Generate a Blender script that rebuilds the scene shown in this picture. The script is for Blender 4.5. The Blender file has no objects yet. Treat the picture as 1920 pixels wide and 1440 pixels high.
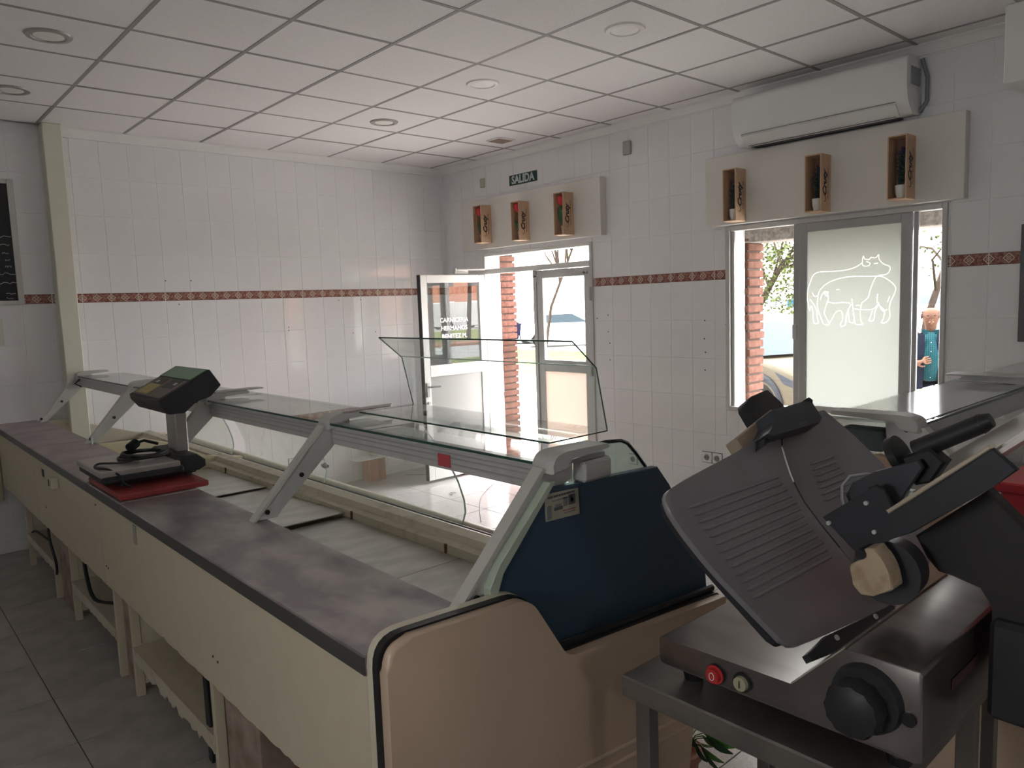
import bpy, bmesh, math, random
from mathutils import Vector, Matrix
random.seed(7)
scene = bpy.context.scene
COL = scene.collection
# ---------------------------------------------------------------- camera, light, exposure
cam_d = bpy.data.cameras.new('camera'); cam = bpy.data.objects.new('camera', cam_d); COL.objects.link(cam)
cam_d.sensor_width = 36; cam_d.lens = 1409.57/1920*36; cam_d.clip_start = 0.02; cam_d.clip_end = 400
FW = Vector((0.66042099, 0.74327103, -0.10673464)); RT = Vector((0.74455759, -0.66662669, -0.03525421)); UP = Vector((0.09735559, 0.05618747, 0.99366235))
cm = Matrix((RT, UP, -FW)).transposed().to_4x4(); cm.translation = Vector((0, 0, 1.74)); cam.matrix_world = cm
scene.camera = cam
scene.view_settings.view_transform = 'Standard'; scene.view_settings.look = 'None'
scene.view_settings.gamma = 1; scene.view_settings.use_curve_mapping = False
scene.view_settings.exposure = 1.45
world = bpy.data.worlds.new('sky'); scene.world = world; world.use_nodes = True
bg = world.node_tree.nodes['Background']; bg.inputs[0].default_value = (1.0, 0.965, 0.99, 1); bg.inputs[1].default_value = 7.0
sun_d = bpy.data.lights.new('sun', 'SUN'); sun_d.energy = 3.5; sun_d.angle = 0.02; sun_d.color = (1, 0.95, 0.86)
sun = bpy.data.objects.new('sun', sun_d); COL.objects.link(sun)
sun.rotation_euler = Vector((-0.28, 0.5, 0.82)).to_track_quat('Z', 'Y').to_euler(); sun.location = (9, 4, 9)
def portal(name, y0, y1, z0, z1):
    l = bpy.data.lights.new(name, 'AREA'); l.shape = 'RECTANGLE'; l.size = y1-y0; l.size_y = z1-z0
    l.cycles.is_portal = True
    o = bpy.data.objects.new(name, l); COL.objects.link(o); o.location = (5.5, (y0+y1)/2, (z0+z1)/2)
    o.rotation_euler = (0, math.radians(90), 0); o.rotation_euler = Matrix(((0, 0, 1), (1, 0, 0), (0, 1, 0))).to_euler()
def portal2(name, c, sx, sy, d):
    l = bpy.data.lights.new(name, 'AREA'); l.shape = 'RECTANGLE'; l.size = sx; l.size_y = sy; l.cycles.is_portal = True
    o = bpy.data.objects.new(name, l); COL.objects.link(o); o.location = c; o.rotation_euler = Vector(d).to_track_quat('-Z', 'Z').to_euler()
RWIN = (-.65, -.05, 1.8, 2.3); LWIN = (.3, 1.1, 1.55, 2.15)      # unseen openings added to light the staff side: rear (x, z), side (y, z)
portal2('added_rear_window_portal', ((RWIN[0]+RWIN[1])/2, -3.1, (RWIN[2]+RWIN[3])/2), RWIN[1]-RWIN[0], RWIN[3]-RWIN[2], (0, 1, 0))
portal2('added_side_window_portal', (-1.9, (LWIN[0]+LWIN[1])/2, (LWIN[2]+LWIN[3])/2), LWIN[1]-LWIN[0], LWIN[3]-LWIN[2], (1, 0, 0))
portal('door_daylight_portal', 4.5, 6.06, 0, 2.27); portal('window_daylight_portal', 1.66, 3.19, 0.86, 2.26)

# ---------------------------------------------------------------- materials
MATS = {}
def mat(name, col, rough=0.6, metal=0.0, var=0.0, scale=8.0, bump=0.0, bscale=None, spec=None, col2=None, emit=None, stretch=None, lo=.35, hi=.65, coat=0):
    if name in MATS: return MATS[name]
    m = bpy.data.materials.new(name); m.use_nodes = True; nt = m.node_tree; b = nt.nodes['Principled BSDF']
    b.inputs['Base Color'].default_value = (*col, 1); b.inputs['Roughness'].default_value = rough; b.inputs['Metallic'].default_value = metal
    if spec is not None: b.inputs['Specular IOR Level'].default_value = spec
    if coat: b.inputs['Coat Weight'].default_value = coat
    if emit: b.inputs['Emission Color'].default_value = (*col, 1); b.inputs['Emission Strength'].default_value = emit
    tc = nt.nodes.new('ShaderNodeTexCoord'); vec = tc.outputs['Object']
    if stretch:
        mp = nt.nodes.new('ShaderNodeMapping'); mp.inputs['Scale'].default_value = stretch; nt.links.new(vec, mp.inputs[0]); vec = mp.outputs[0]
    if var or col2:
        n = nt.nodes.new('ShaderNodeTexNoise'); n.inputs['Scale'].default_value = scale; n.inputs['Detail'].default_value = 6; nt.links.new(vec, n.inputs['Vector'])
        r = nt.nodes.new('ShaderNodeValToRGB'); nt.links.new(n.outputs[0], r.inputs[0])
        c2 = col2 if col2 else tuple(max(0, c*(1-var)) for c in col)
        r.color_ramp.elements[0].position = lo; r.color_ramp.elements[1].position = hi
        r.color_ramp.elements[0].color = (*c2, 1); r.color_ramp.elements[1].color = (*col, 1)
        nt.links.new(r.outputs[0], b.inputs['Base Color'])
    if bump:
        n = nt.nodes.new('ShaderNodeTexNoise'); n.inputs['Scale'].default_value = bscale or scale; n.inputs['Detail'].default_value = 4; nt.links.new(vec, n.inputs['Vector'])
        bp = nt.nodes.new('ShaderNodeBump'); bp.inputs['Strength'].default_value = bump; bp.inputs['Distance'].default_value = 0.01
        nt.links.new(n.outputs[0], bp.inputs['Height']); nt.links.new(bp.outputs[0], b.inputs['Normal'])
    MATS[name] = m; return m
def glass(name, tint=(0.96, 1, 0.98), ior=1.5, dirt=0.0, rough=0.0):
    if name in MATS: return MATS[name]
    m = bpy.data.materials.new(name); m.use_nodes = True; nt = m.node_tree; nt.nodes.remove(nt.nodes['Principled BSDF'])
    out = nt.nodes['Material Output']; tr = nt.nodes.new('ShaderNodeBsdfTransparent'); tr.inputs[0].default_value = (*tint, 1)
    gl = nt.nodes.new('ShaderNodeBsdfGlossy'); gl.inputs['Roughness'].default_value = rough
    fr = nt.nodes.new('ShaderNodeFresnel'); fr.inputs[0].default_value = ior; mx = nt.nodes.new('ShaderNodeMixShader')
    # a thin sheet mirrors the same from either side: feed the fresnel a front-facing index
    gm = nt.nodes.new('ShaderNodeNewGeometry'); mm = nt.nodes.new('ShaderNodeMapRange')
    mm.inputs[3].default_value = ior; 
    nt.links.new(gm.outputs['Backfacing'], mm.inputs[0]); mm.inputs[4].default_value = 1/ior
    nt.links.new(mm.outputs[0], fr.inputs[0])
    nt.links.new(fr.outputs[0], mx.inputs[0]); nt.links.new(tr.outputs[0], mx.inputs[1]); nt.links.new(gl.outputs[0], mx.inputs[2])
    last = mx.outputs[0]
    if dirt:
        df = nt.nodes.new('ShaderNodeBsdfTranslucent'); df.inputs[0].default_value = (0.9, 0.9, 0.88, 1); d2 = nt.nodes.new('ShaderNodeBsdfDiffuse'); ad = nt.nodes.new('ShaderNodeAddShader')
        d2.inputs[0].default_value = (0.5, 0.5, 0.5, 1); df.inputs[0].default_value = (0.5, 0.5, 0.48, 1)
        nt.links.new(df.outputs[0], ad.inputs[0]); nt.links.new(d2.outputs[0], ad.inputs[1])
        n = nt.nodes.new('ShaderNodeTexNoise'); n.inputs['Scale'].default_value = 5; mr = nt.nodes.new('ShaderNodeMapRange'); mr.inputs[1].default_value = .4; mr.inputs[2].default_value = .7; mr.inputs[3].default_value = dirt*.5; mr.inputs[4].default_value = dirt*1.5
        tc = nt.nodes.new('ShaderNodeTexCoord'); nt.links.new(tc.outputs['Object'], n.inputs['Vector']); nt.links.new(n.outputs[0], mr.inputs[0])
        m2 = nt.nodes.new('ShaderNodeMixShader'); nt.links.new(mr.outputs[0], m2.inputs[0]); nt.links.new(last, m2.inputs[1]); nt.links.new(ad.outputs[0], m2.inputs[2]); last = m2.outputs[0]
    nt.links.new(last, out.inputs[0]); MATS[name] = m; return m
tile_m = mat('white glazed wall tile', (0.86, 0.85, 0.865), 0.10, bump=0.10, bscale=9, var=.02)
grout_m = mat('pale grout', (0.93, 0.93, 0.92), 0.5)
plaster = mat('white plaster', (0.86, 0.85, 0.84), 0.7, var=.04, scale=3)
cream_paint = mat('cream column paint', (0.74, 0.72, 0.61), 0.45, var=.05, scale=2)
ceil_m = mat('mineral ceiling tile', (0.88, 0.855, 0.855), 0.9, var=.05, scale=60, bump=.15, bscale=180)
bar_m = mat('grey ceiling grid bar', (0.33, 0.31, 0.30), 0.6)
alu = mat('satin aluminium', (0.62, 0.61, 0.60), 0.38, 0.35, var=.08, scale=20, stretch=(1, 1, .1))
alu_d = mat('grey window aluminium', (0.50, 0.50, 0.51), 0.35, 0.6, var=.05)
white_alu = mat('white lacquered frame', (0.78, 0.78, 0.75), 0.35, var=.03)
steel = mat('brushed stainless steel', (0.50, 0.49, 0.48), 0.30, 0.85, var=.25, scale=5, bump=.05, bscale=60, stretch=(1, 6, 1), col2=(0.40, 0.37, 0.37))
worktop_m = mat('smeared stainless worktop', (0.48, 0.44, 0.42), 0.34, 0.62, scale=4.5, col2=(0.27, 0.245, 0.255), stretch=(1.6, 1, 1), lo=.40, hi=.62)
film_m = mat('worktop with mauve film', (0.42, 0.36, 0.355), 0.42, 0.3, scale=6, col2=(0.31, 0.255, 0.26), lo=.4, hi=.6)
deck_m = mat('streaky steel display deck', (0.62, 0.60, 0.57), 0.28, 0.55, scale=5, col2=(0.50, 0.485, 0.46), stretch=(1, 2.2, 1), lo=.42, hi=.62)
deck_dark = mat('dull grey steel deck', (0.27, 0.26, 0.24), 0.35, 0.6, scale=5, col2=(0.17, 0.165, 0.155))
cream = mat('cream lacquered sheet metal', (0.61, 0.53, 0.40), 0.42, scale=14, col2=(0.59, 0.51, 0.38))
cream_in = mat('cream inner beam with stains', (0.60, 0.54, 0.43), 0.45, scale=12, col2=(0.46, 0.38, 0.27), lo=.28, hi=.46)
beige_panel = mat('beige moulded panel', (0.58, 0.43, 0.32), 0.36, scale=3, col2=(0.55, 0.41, 0.30))
beige_edge = mat('pale beige moulded edge', (0.66, 0.60, 0.47), 0.4, var=.04)
navy = mat('navy blue laminate', (0.045, 0.085, 0.13), 0.42, var=.15, scale=2, spec=.4)
rubber = mat('black rubber', (0.012, 0.012, 0.013), 0.45)
black_pl = mat('black plastic', (0.018, 0.018, 0.02), 0.5, bump=.05, bscale=150)
red_pl = mat('red chopping board plastic', (0.30, 0.04, 0.035), 0.5, var=.25, scale=12)
red_bright = mat('bright red plastic', (0.62, 0.05, 0.06), 0.4, var=.1)
floor_m = mat('speckled grey terrazzo', (0.56, 0.52, 0.50), 0.16, scale=90, col2=(0.48, 0.44, 0.425), bump=.03, bscale=6, lo=.4, hi=.6)
floor_staff = mat('worn grey terrazzo', (0.46, 0.42, 0.39), 0.4, scale=7, col2=(0.35, 0.32, 0.30), bump=.02, bscale=6, lo=.35, hi=.62)
fgrout = mat('dark floor joint', (0.12, 0.11, 0.10), 0.8)
brick_m = mat('orange red brick', (0.17, 0.085, 0.065), 0.9, spec=.1, scale=30, col2=(0.11, 0.05, 0.038), bump=.4, bscale=60)
mortar = mat('brick mortar', (0.10, 0.075, 0.065), 0.9)
stone_m = mat('grey pitted lintel stone', (0.33, 0.28, 0.25), 0.9, scale=40, col2=(0.16, 0.14, 0.13), bump=.5, bscale=60)
pane_m = glass('clear window glass', (0.97, 1, .98), 1.5)
door_glass = glass('door glass', (0.93, .96, .95), 1.75)
case_glass = glass('display case glass', (0.94, .97, .96), 1.5, dirt=.035)
side_glass = glass('greenish side glass', (0.80, .90, .86), 1.5, dirt=.10)
edge_m = mat('green glass edge', (0.03, 0.075, 0.06), 0.2)
edge_hi = mat('polished glass edge and highlight', (0.55, 0.66, 0.63), 0.15)
wood_m = mat('pale pine box wood', (0.66, 0.45, 0.30), 0.6, scale=6, col2=(0.56, 0.36, 0.23), stretch=(6, 6, 1))
white_pl = mat('white plastic', (0.78, 0.78, 0.76), 0.35)
grey_pl = mat('light grey plastic', (0.50, 0.49, 0.47), 0.5)
ink = mat('dark brown ink', (0.05, 0.03, 0.025), 0.6)

# ---------------------------------------------------------------- mesh helpers
WO = {}
class B:
    def __init__(s): s.bm = bmesh.new()
    def box(s, x0, x1, y0, y1, z0, z1, bev=0, M=None, seg=1):
        before = set(s.bm.verts)
        r = bmesh.ops.create_cube(s.bm, size=1.0); vs = r['verts']
        for v in vs: v.co = Vector((x0+(v.co.x+.5)*(x1-x0), y0+(v.co.y+.5)*(y1-y0), z0+(v.co.z+.5)*(z1-z0)))
        if bev:
            es = list({e for v in vs for e in v.link_edges})
            r = bmesh.ops.bevel(s.bm, geom=es, offset=bev, segments=seg, affect='EDGES', profile=.5)
            vs = [v for v in s.bm.verts if v not in before]
        if M:
            for v in vs: v.co = M @ v.co
        return vs
    def prism(s, poly, h0, h1, T, bev=0, seg=2):
        """poly of (a,b); T(a,b,h)->Vector"""
        a = [s.bm.verts.new((p[0], p[1], h0)) for p in poly]; b = [s.bm.verts.new((p[0], p[1], h1)) for p in poly]
        before = set(s.bm.verts)-set(a)-set(b)
        n = len(poly); f1 = s.bm.faces.new(a[::-1]); f2 = s.bm.faces.new(b)
        side = [s.bm.faces.new((a[i], a[(i+1) % n], b[(i+1) % n], b[i])) for i in range(n)]
        vs = a+b
        if bev:
            es = list(f1.edges)+list(f2.edges)
            r = bmesh.ops.bevel(s.bm, geom=es, offset=bev, segments=seg, affect='EDGES', profile=.5)
            vs = [v for v in s.bm.verts if v not in before]
        for v in vs: v.co = T(*v.co)
        return vs
    def strip(s, prof, th, h0, h1, T):
        """bent sheet: open profile [(a,b)], thickness th, extruded h0..h1"""
        n = len(prof); P = [Vector(p) for p in prof]; off = []
        for i in range(n):
            d = (P[min(i+1, n-1)]-P[max(i-1, 0)]).normalized(); off.append(P[i]+Vector((-d.y, d.x))*th)
        L = []
        for h in (h0, h1):
            L.append([s.bm.verts.new(T(p.x, p.y, h)) for p in P]); L.append([s.bm.verts.new(T(p.x, p.y, h)) for p in off])
        A, A2, C, C2 = L
        for i in range(n-1):
            s.bm.faces.new((A[i], A[i+1], C[i+1], C[i])); s.bm.faces.new((A2[i+1], A2[i], C2[i], C2[i+1]))
            s.bm.faces.new((A[i+1], A[i], A2[i], A2[i+1])); s.bm.faces.new((C[i], C[i+1], C2[i+1], C2[i]))
        s.bm.faces.new((A[0], C[0], C2[0], A2[0])); s.bm.faces.new((A[-1], A2[-1], C2[-1], C[-1]))
    def tube(s, pts, r, n=8, closed=False):
        P = [Vector(p) for p in pts]; rings = []; up = Vector((0, 0, 1)); N = len(P)
        prev = None
        for i, p in enumerate(P):
            if closed: d = (P[(i+1) % N]-P[i-1]).normalized()
            else: d = (P[min(i+1, N-1)]-P[max(i-1, 0)]).normalized()
            if prev is None:
                a = d.cross(up) if abs(d.z) < .95 else d.cross(Vector((1, 0, 0)))
            else: a = prev-d*prev.dot(d)
            a.normalize(); prev = a; b = d.cross(a); rr = r[i] if isinstance(r, (list, tuple)) else r
            rings.append([s.bm.verts.new(p+a*rr*math.cos(2*math.pi*k/n)+b*rr*math.sin(2*math.pi*k/n)) for k in range(n)])
        for i in range(N if closed else N-1):
            A, C = rings[i], rings[(i+1) % N]
            for k in range(n): s.bm.faces.new((A[k], A[(k+1) % n], C[(k+1) % n], C[k]))
        if not closed: s.bm.faces.new(rings[0][::-1]); s.bm.faces.new(rings[-1])
    def lathe(s, prof, M, n=20):
        """prof [(r,h)] around local z, M matrix"""
        rings = []
        for r, h in prof:
            rings.append([s.bm.verts.new(M @ Vector((r*math.cos(2*math.pi*k/n), r*math.sin(2*math.pi*k/n), h))) for k in range(n)])
        for A, C in zip(rings, rings[1:]):
            for k in range(n): s.bm.faces.new((A[k], A[(k+1) % n], C[(k+1) % n], C[k]))
        if prof[0][0] > 1e-5: s.bm.faces.new(rings[0][::-1])
        if prof[-1][0] > 1e-5: s.bm.faces.new(rings[-1])
    def ball(s, c, r, sub=2, sc=(1, 1, 1)):
        rr = bmesh.ops.create_icosphere(s.bm, subdivisions=sub, radius=1)
        for v in rr['verts']: v.co = Vector((c[0]+v.co.x*r*sc[0], c[1]+v.co.y*r*sc[1], c[2]+v.co.z*r*sc[2]))
    def quad(s, *p): s.bm.faces.new([s.bm.verts.new(Vector(q)) for q in p])
    def obj(s, name, m, parent=None, smooth=False, recalc=True, uv=None):
        if recalc:
            bmesh.ops.remove_doubles(s.bm, verts=s.bm.verts, dist=1e-6); bmesh.ops.recalc_face_normals(s.bm, faces=s.bm.faces)
        me = bpy.data.meshes.new(name); s.bm.to_mesh(me); s.bm.free()
        xs = [v.co for v in me.vertices]
        c = Vector(((min(v.x for v in xs)+max(v.x for v in xs))/2, (min(v.y for v in xs)+max(v.y for v in xs))/2, min(v.z for v in xs)))
        me.transform(Matrix.Translation(-c))
        if smooth:
            for p in me.polygons: p.use_smooth = True
            try: me.set_sharp_from_angle(angle=math.radians(smooth if smooth is not True else 40))
            except Exception: pass
        me.materials.append(m)
        o = bpy.data.objects.new(name, me); COL.objects.link(o); place(o, c, parent)
        return o
def place(o, c, parent=None):
    WO[o.name] = Vector(c)
    if parent: o.parent = parent; o.location = Vector(c)-WO[parent.name]
    else: o.location = c
def thing(name, label, cat, loc, group=None):
    o = bpy.data.objects.new(name, None); COL.objects.link(o); o.empty_display_size = .1; place(o, Vector(loc)); return tag(o, label, cat, group)
def tag(o, label, cat, group=None):
    o['label'] = label; o['category'] = cat
    if group: o['group'] = group
    return o
def struct(o): o['kind'] = 'structure'; return o
def copy_at(o, c, parent=None):
    n = o.copy(); COL.objects.link(n); place(n, c, parent); return n
def dup(root, delta, label, group=None):
    r = root.copy(); COL.objects.link(r); place(r, WO[root.name]+Vector(delta)); r['label'] = label
    if group: r['group'] = group
    for ch in list(root.children):
        c = ch.copy(); COL.objects.link(c); c.parent = r
        for g in list(ch.children):
            d = g.copy(); COL.objects.link(d); d.parent = c
    return r
def XZ(a, b, h): return Vector((a, h, b))        # polygon in x,z extruded along y
def YZ(a, b, h): return Vector((h, a, b))        # polygon in y,z extruded along x
def XY(a, b, h): return Vector((a, b, h))
def cyl(p0, p1, r, n=16):
    p0 = Vector(p0); p1 = Vector(p1); return (p1-p0).to_track_quat('Z', 'Y').to_matrix().to_4x4(), p0, (p1-p0).length
def add_cyl(b, p0, p1, r, n=16, r2=None):
    q, p, L = cyl(p0, p1, r); q.translation = p; b.lathe([(r, 0), (r2 or r, L)], q, n)
def text(name, s, size, m, M, parent=None, ext=.0006, align='CENTER', bold=0, sx=1, shear=0):
    cu = bpy.data.curves.new(name, 'FONT'); cu.body = s; cu.size = size; cu.extrude = ext; cu.align_x = align; cu.align_y = 'CENTER'; cu.offset = bold; cu.shear = shear; cu.space_line = 1.0
    cu.resolution_u = 3
    t = bpy.data.objects.new(name+'_tmp', cu); me = bpy.data.meshes.new_from_object(t); bpy.data.objects.remove(t)
    me.transform(M @ Matrix.Diagonal((sx, 1, 1, 1)))
    xs = [v.co for v in me.vertices]; c = Vector((sum(v.x for v in xs)/len(xs), sum(v.y for v in xs)/len(xs), sum(v.z for v in xs)/len(xs)))
    me.transform(Matrix.Translation(-c)); me.materials.clear(); me.materials.append(m)
    o = bpy.data.objects.new(name, me); COL.objects.link(o); place(o, c, parent); return o
def frame_M(origin, xdir, ydir):
    x = Vector(xdir).normalized(); y = Vector(ydir).normalized(); z = x.cross(y)
    m = Matrix((x, y, z)).transposed().to_4x4(); m.translation = Vector(origin); return m
def roundpoly(pts, r, n=4):
    out = []; N = len(pts)
    for i in range(N):
        p = Vector(pts[i][:2]); a = Vector(pts[i-1][:2]); c = Vector(pts[(i+1) % N][:2]); rr = pts[i][2] if len(pts[i]) > 2 else r
        if rr <= 0: out.append(tuple(p)); continue
        d1 = (a-p); d2 = (c-p); l = min(rr, d1.length*.48, d2.length*.48); p1 = p+d1.normalized()*l; p2 = p+d2.normalized()*l
        for k in range(n+1):
            t = k/n; q = p1*(1-t)**2+p*2*t*(1-t)+p2*t*t; out.append((q.x, q.y))
    return out

# ================================================================ THE ROOM
WA, WB, H, XL, YR = 6.69, 5.03, 3.20, -1.75, -2.95
GRID_X = [1.2526+.6*i for i in range(-5, 7)]; GRID_Y = [4.2514+.6*j for j in range(-12, 5)]
# floor
b = B(); b.box(XL-.1, WB, YR-.1, WA, -.14, -.006); floor = struct(b.obj('floor', fgrout))
fx = .574-.485*5; fy = 3.905-.485*15
cache = {}
def piece(kind, dims, build, m, loc, parent):
    k = (kind,)+tuple(round(d, 3) for d in dims)
    if k in cache: return copy_at(cache[k], loc, parent)
    o = build(); cache[k] = o
    WO[o.name] = Vector(loc); o.parent = parent; o.location = Vector(loc)-WO[parent.name]; return o
def tile_obj(name, dx, dy, dz, m, bev, uvaxis=None):
    bb = B(); bb.box(-dx/2, dx/2, -dy/2, dy/2, 0, dz, bev)
    o = bb.obj(name, m)
    if uvaxis is not None:
        me = o.data; uv = me.uv_layers.new(name='UVMap'); w = dx if uvaxis == 0 else dy
        for l in me.loops:
            co = me.vertices[l.vertex_index].co; uv.data[l.index].uv = (co[uvaxis]/.204+.5, co.z/dz)
    return o
for i in range(-1, 16):
    for j in range(-1, 22):
        x0 = fx+.485*i; x1 = x0+.485; y0 = fy+.485*j; y1 = y0+.485
        x0 = max(x0, XL); x1 = min(x1, WB); y0 = max(y0, YR); y1 = min(y1, WA)
        if x1-x0 < .03 or y1-y0 < .03: continue
        if x1 < -.2 or y1 < .2: continue
        dx, dy = x1-x0-.004, y1-y0-.004; fm = floor_staff if x0 < 1.4 else floor_m
        piece('f'+fm.name, (dx, dy), lambda: tile_obj('floor_tile', dx, dy, .006, fm, .0012), fm, ((x0+x1)/2, (y0+y1)/2, -.006), floor)
b = B(); b.box(XL, -.2, YR, WA, -.006, 0); b.box(-.2, WB, YR, .1, -.006, -.001); b.obj('floor_tile', floor_staff, floor)['kind'] = 'stuff'
# ceiling
b = B(); b.box(XL-.1, WB+.42, YR-.1, WA+.2, H+.03, H+.3); ceiling = struct(b.obj('ceiling', plaster))
gx = [XL]+[x for x in GRID_X if XL+.05 < x < WB-.05]+[WB]; gy = [YR]+[y for y in GRID_Y if YR+.05 < y < WA-.02]+[WA]
for x0, x1 in zip(gx, gx[1:]):
    for y0, y1 in zip(gy, gy[1:]):
        dx, dy = x1-x0-.014, y1-y0-.014
        if dx < .01 or dy < .01: continue
        rz = random.uniform(-.0015, .0015)
        piece('c', (dx, dy), lambda: tile_obj('ceiling_tile', dx, dy, .016, ceil_m, .003), ceil_m, ((x0+x1)/2, (y0+y1)/2, H-.003+rz), ceiling)
for x in gx[1:-1]:
    b = B(); b.box(x-.011, x+.011, YR, WA, H-.006, H+.004); b.obj('grid_bar', bar_m, ceiling)
for y in gy[1:-1]:
    b = B(); b.box(XL, WB, y-.011, y+.011, H-.0055, H+.0045); b.obj('grid_bar', bar_m, ceiling)

# border tile material
def border_mat(name='diamond border tile'):
    m = bpy.data.materials.new(name); m.use_nodes = True; nt = m.node_tree; bs = nt.nodes['Principled BSDF']; bs.inputs['Roughness'].default_value = .3
    L = nt.links.new
    uv = nt.nodes.new('ShaderNodeUVMap'); uv.uv_map = 'UVMap'; sx = nt.nodes.new('ShaderNodeSeparateXYZ'); L(uv.outputs[0], sx.inputs[0])
    def mth(op, a, bb=None, c=None):
        n = nt.nodes.new('ShaderNodeMath'); n.operation = op
        for i, v in enumerate((a, bb, c)):
            if v is None: continue
            if isinstance(v, (int, float)): n.inputs[i].default_value = v
            else: L(v, n.inputs[i])
        return n.outputs[0]
    fr = mth('FRACT', mth('MULTIPLY_ADD', sx.outputs[0], 2, .5)); a = mth('MULTIPLY', mth('ABSOLUTE', mth('SUBTRACT', fr, .5)), .102)
    bb = mth('MULTIPLY', mth('ABSOLUTE', mth('SUBTRACT', sx.outputs[1], .5)), .072); d = mth('ADD', a, bb)
    line = mth('MULTIPLY', mth('GREATER_THAN', d, .0245), mth('LESS_THAN', d, .031)); inside = mth('LESS_THAN', d, .0245)
    cross = mth('LESS_THAN', mth('MINIMUM', mth('ABSOLUTE', mth('SUBTRACT', a, bb)), mth('ADD', mth('ABSOLUTE', mth('SUBTRACT', d, .013)), .0)), .0022)
    n = nt.nodes.new('ShaderNodeTexNoise'); n.inputs['Scale'].default_value = 70; tc = nt.nodes.new('ShaderNodeTexCoord'); L(tc.outputs['Object'], n.inputs['Vector'])
    r = nt.nodes.new('ShaderNodeValToRGB'); r.color_ramp.elements[0].position = .42; r.color_ramp.elements[1].position = .58
    r.color_ramp.elements[0].color = (.20, .055, .045, 1); r.color_ramp.elements[1].color = (.38, .19, .15, 1); L(n.outputs[0], r.inputs[0])
    def mix(f, c1, c2):
        x = nt.nodes.new('ShaderNodeMix'); x.data_type = 'RGBA'; L(f, x.inputs[0])
        for s_, v in ((6, c1), (7, c2)):
            if isinstance(v, tuple): x.inputs[s_].default_value = (*v, 1)
            else: L(v, x.inputs[s_])
        return x.outputs[2]
    c = mix(inside, r.outputs[0], (.20, .075, .06)); c = mix(mth('MULTIPLY', inside, cross), c, (.62, .50, .40)); c = mix(line, c, (.72, .62, .50))
    edge = mth('GREATER_THAN', mth('ABSOLUTE', mth('SUBTRACT', sx.outputs[1], .5)), .45); c = mix(edge, c, (.16, .07, .06))
    L(c, bs.inputs['Base Color']); return m
border_m = border_mat()
# walls: (rows of tiles)
rows = [(.08-.295, .08), (.08, .375), (.375, .67), (.67, .965), (.965, 1.26), (1.26, 1.56), (1.56, 1.863), (1.863, 1.936), (1.936, 2.243), (2.243, 2.54), (2.54, 2.835), (2.835, 3.125), (3.125, 3.2)]
def cut(rects, hole):
    out = []
    for (a0, a1, b0, b1) in rects:
        h0, h1, k0, k1 = hole
        if h0 >= a1 or h1 <= a0 or k0 >= b1 or k1 <= b0: out.append((a0, a1, b0, b1)); continue
        if a0 < h0: out.append((a0, h0, b0, b1))
        if a1 > h1: out.append((h1, a1, b0, b1))
        m0, m1 = max(a0, h0), min(a1, h1)
        if b0 < k0: out.append((m0, m1, b0, k0))
        if b1 > k1: out.append((m0, m1, k1, b1))
    return out
def tile_wall(wall, axis, start, pitch, lo, hi, holes, pos):
    k = math.floor((lo-start)/pitch); n = 0
    while start+k*pitch < hi:
        a0, a1 = max(lo, start+k*pitch), min(hi, start+(k+1)*pitch); k += 1
        if a1-a0 < .01: continue
        for ri, (z0, z1) in enumerate(rows):
            z0c = max(z0, 0)
            rs = [(a0, a1, z0c, z1)]
            for h in holes: rs = cut(rs, h)
            for (p0, p1, q0, q1) in rs:
                if p1-p0 < .012 or q1-q0 < .012: continue
                w, hh = p1-p0-.0040, q1-q0-.0024; band = ri == 7; mm = border_m if band else tile_m; nm = 'border_tile' if band else 'wall_tile'
                c = ((p0+p1)/2, pos+.004, q0) if axis == 0 else (pos+.004, (p0+p1)/2, q0)
                if axis == 0: piece('a'+nm, (w, hh), lambda: tile_obj(nm, w, .008, hh, mm, .0016, 0), mm, c, wall)
                else: piece('b'+nm, (w, hh), lambda: tile_obj(nm, .008, w, hh, mm, .0016, 1), mm, c, wall)
DOOR = (4.53, 6.05, 0, 2.255); WIN = (1.665, 3.185, .868, 2.25)
b = B(); b.box(XL-.1, WB+.2, WA+.0030, WA+.2, -.1, H+.05); wall_back = struct(b.obj('wall_back', grout_m))
tile_wall(wall_back, 0, 1.457, .2075, .60, WB, [], WA)
b = B()
for (y0, y1, z0, z1) in cut(cut([(YR, WA+.2, -.1, H+.05)], DOOR), WIN): b.box(WB+.0030, WB+.20, y0, y1, z0, z1)
wall_right = struct(b.obj('wall_right', grout_m))
tile_wall(wall_right, 1, 3.081, .2045, .88, WA, [DOOR, WIN], WB)
b = B()
for q in cut([(YR, WA, -.1, H+.05)], LWIN): b.box(XL-.1, XL, *q)
struct(b.obj('wall_left', plaster))
b = B()
for q in cut([(XL-.1, WB+.2, -.1, H+.05)], RWIN): b.box(q[0], q[1], YR-.1, YR, q[2], q[3])
struct(b.obj('wall_rear', plaster))
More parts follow.
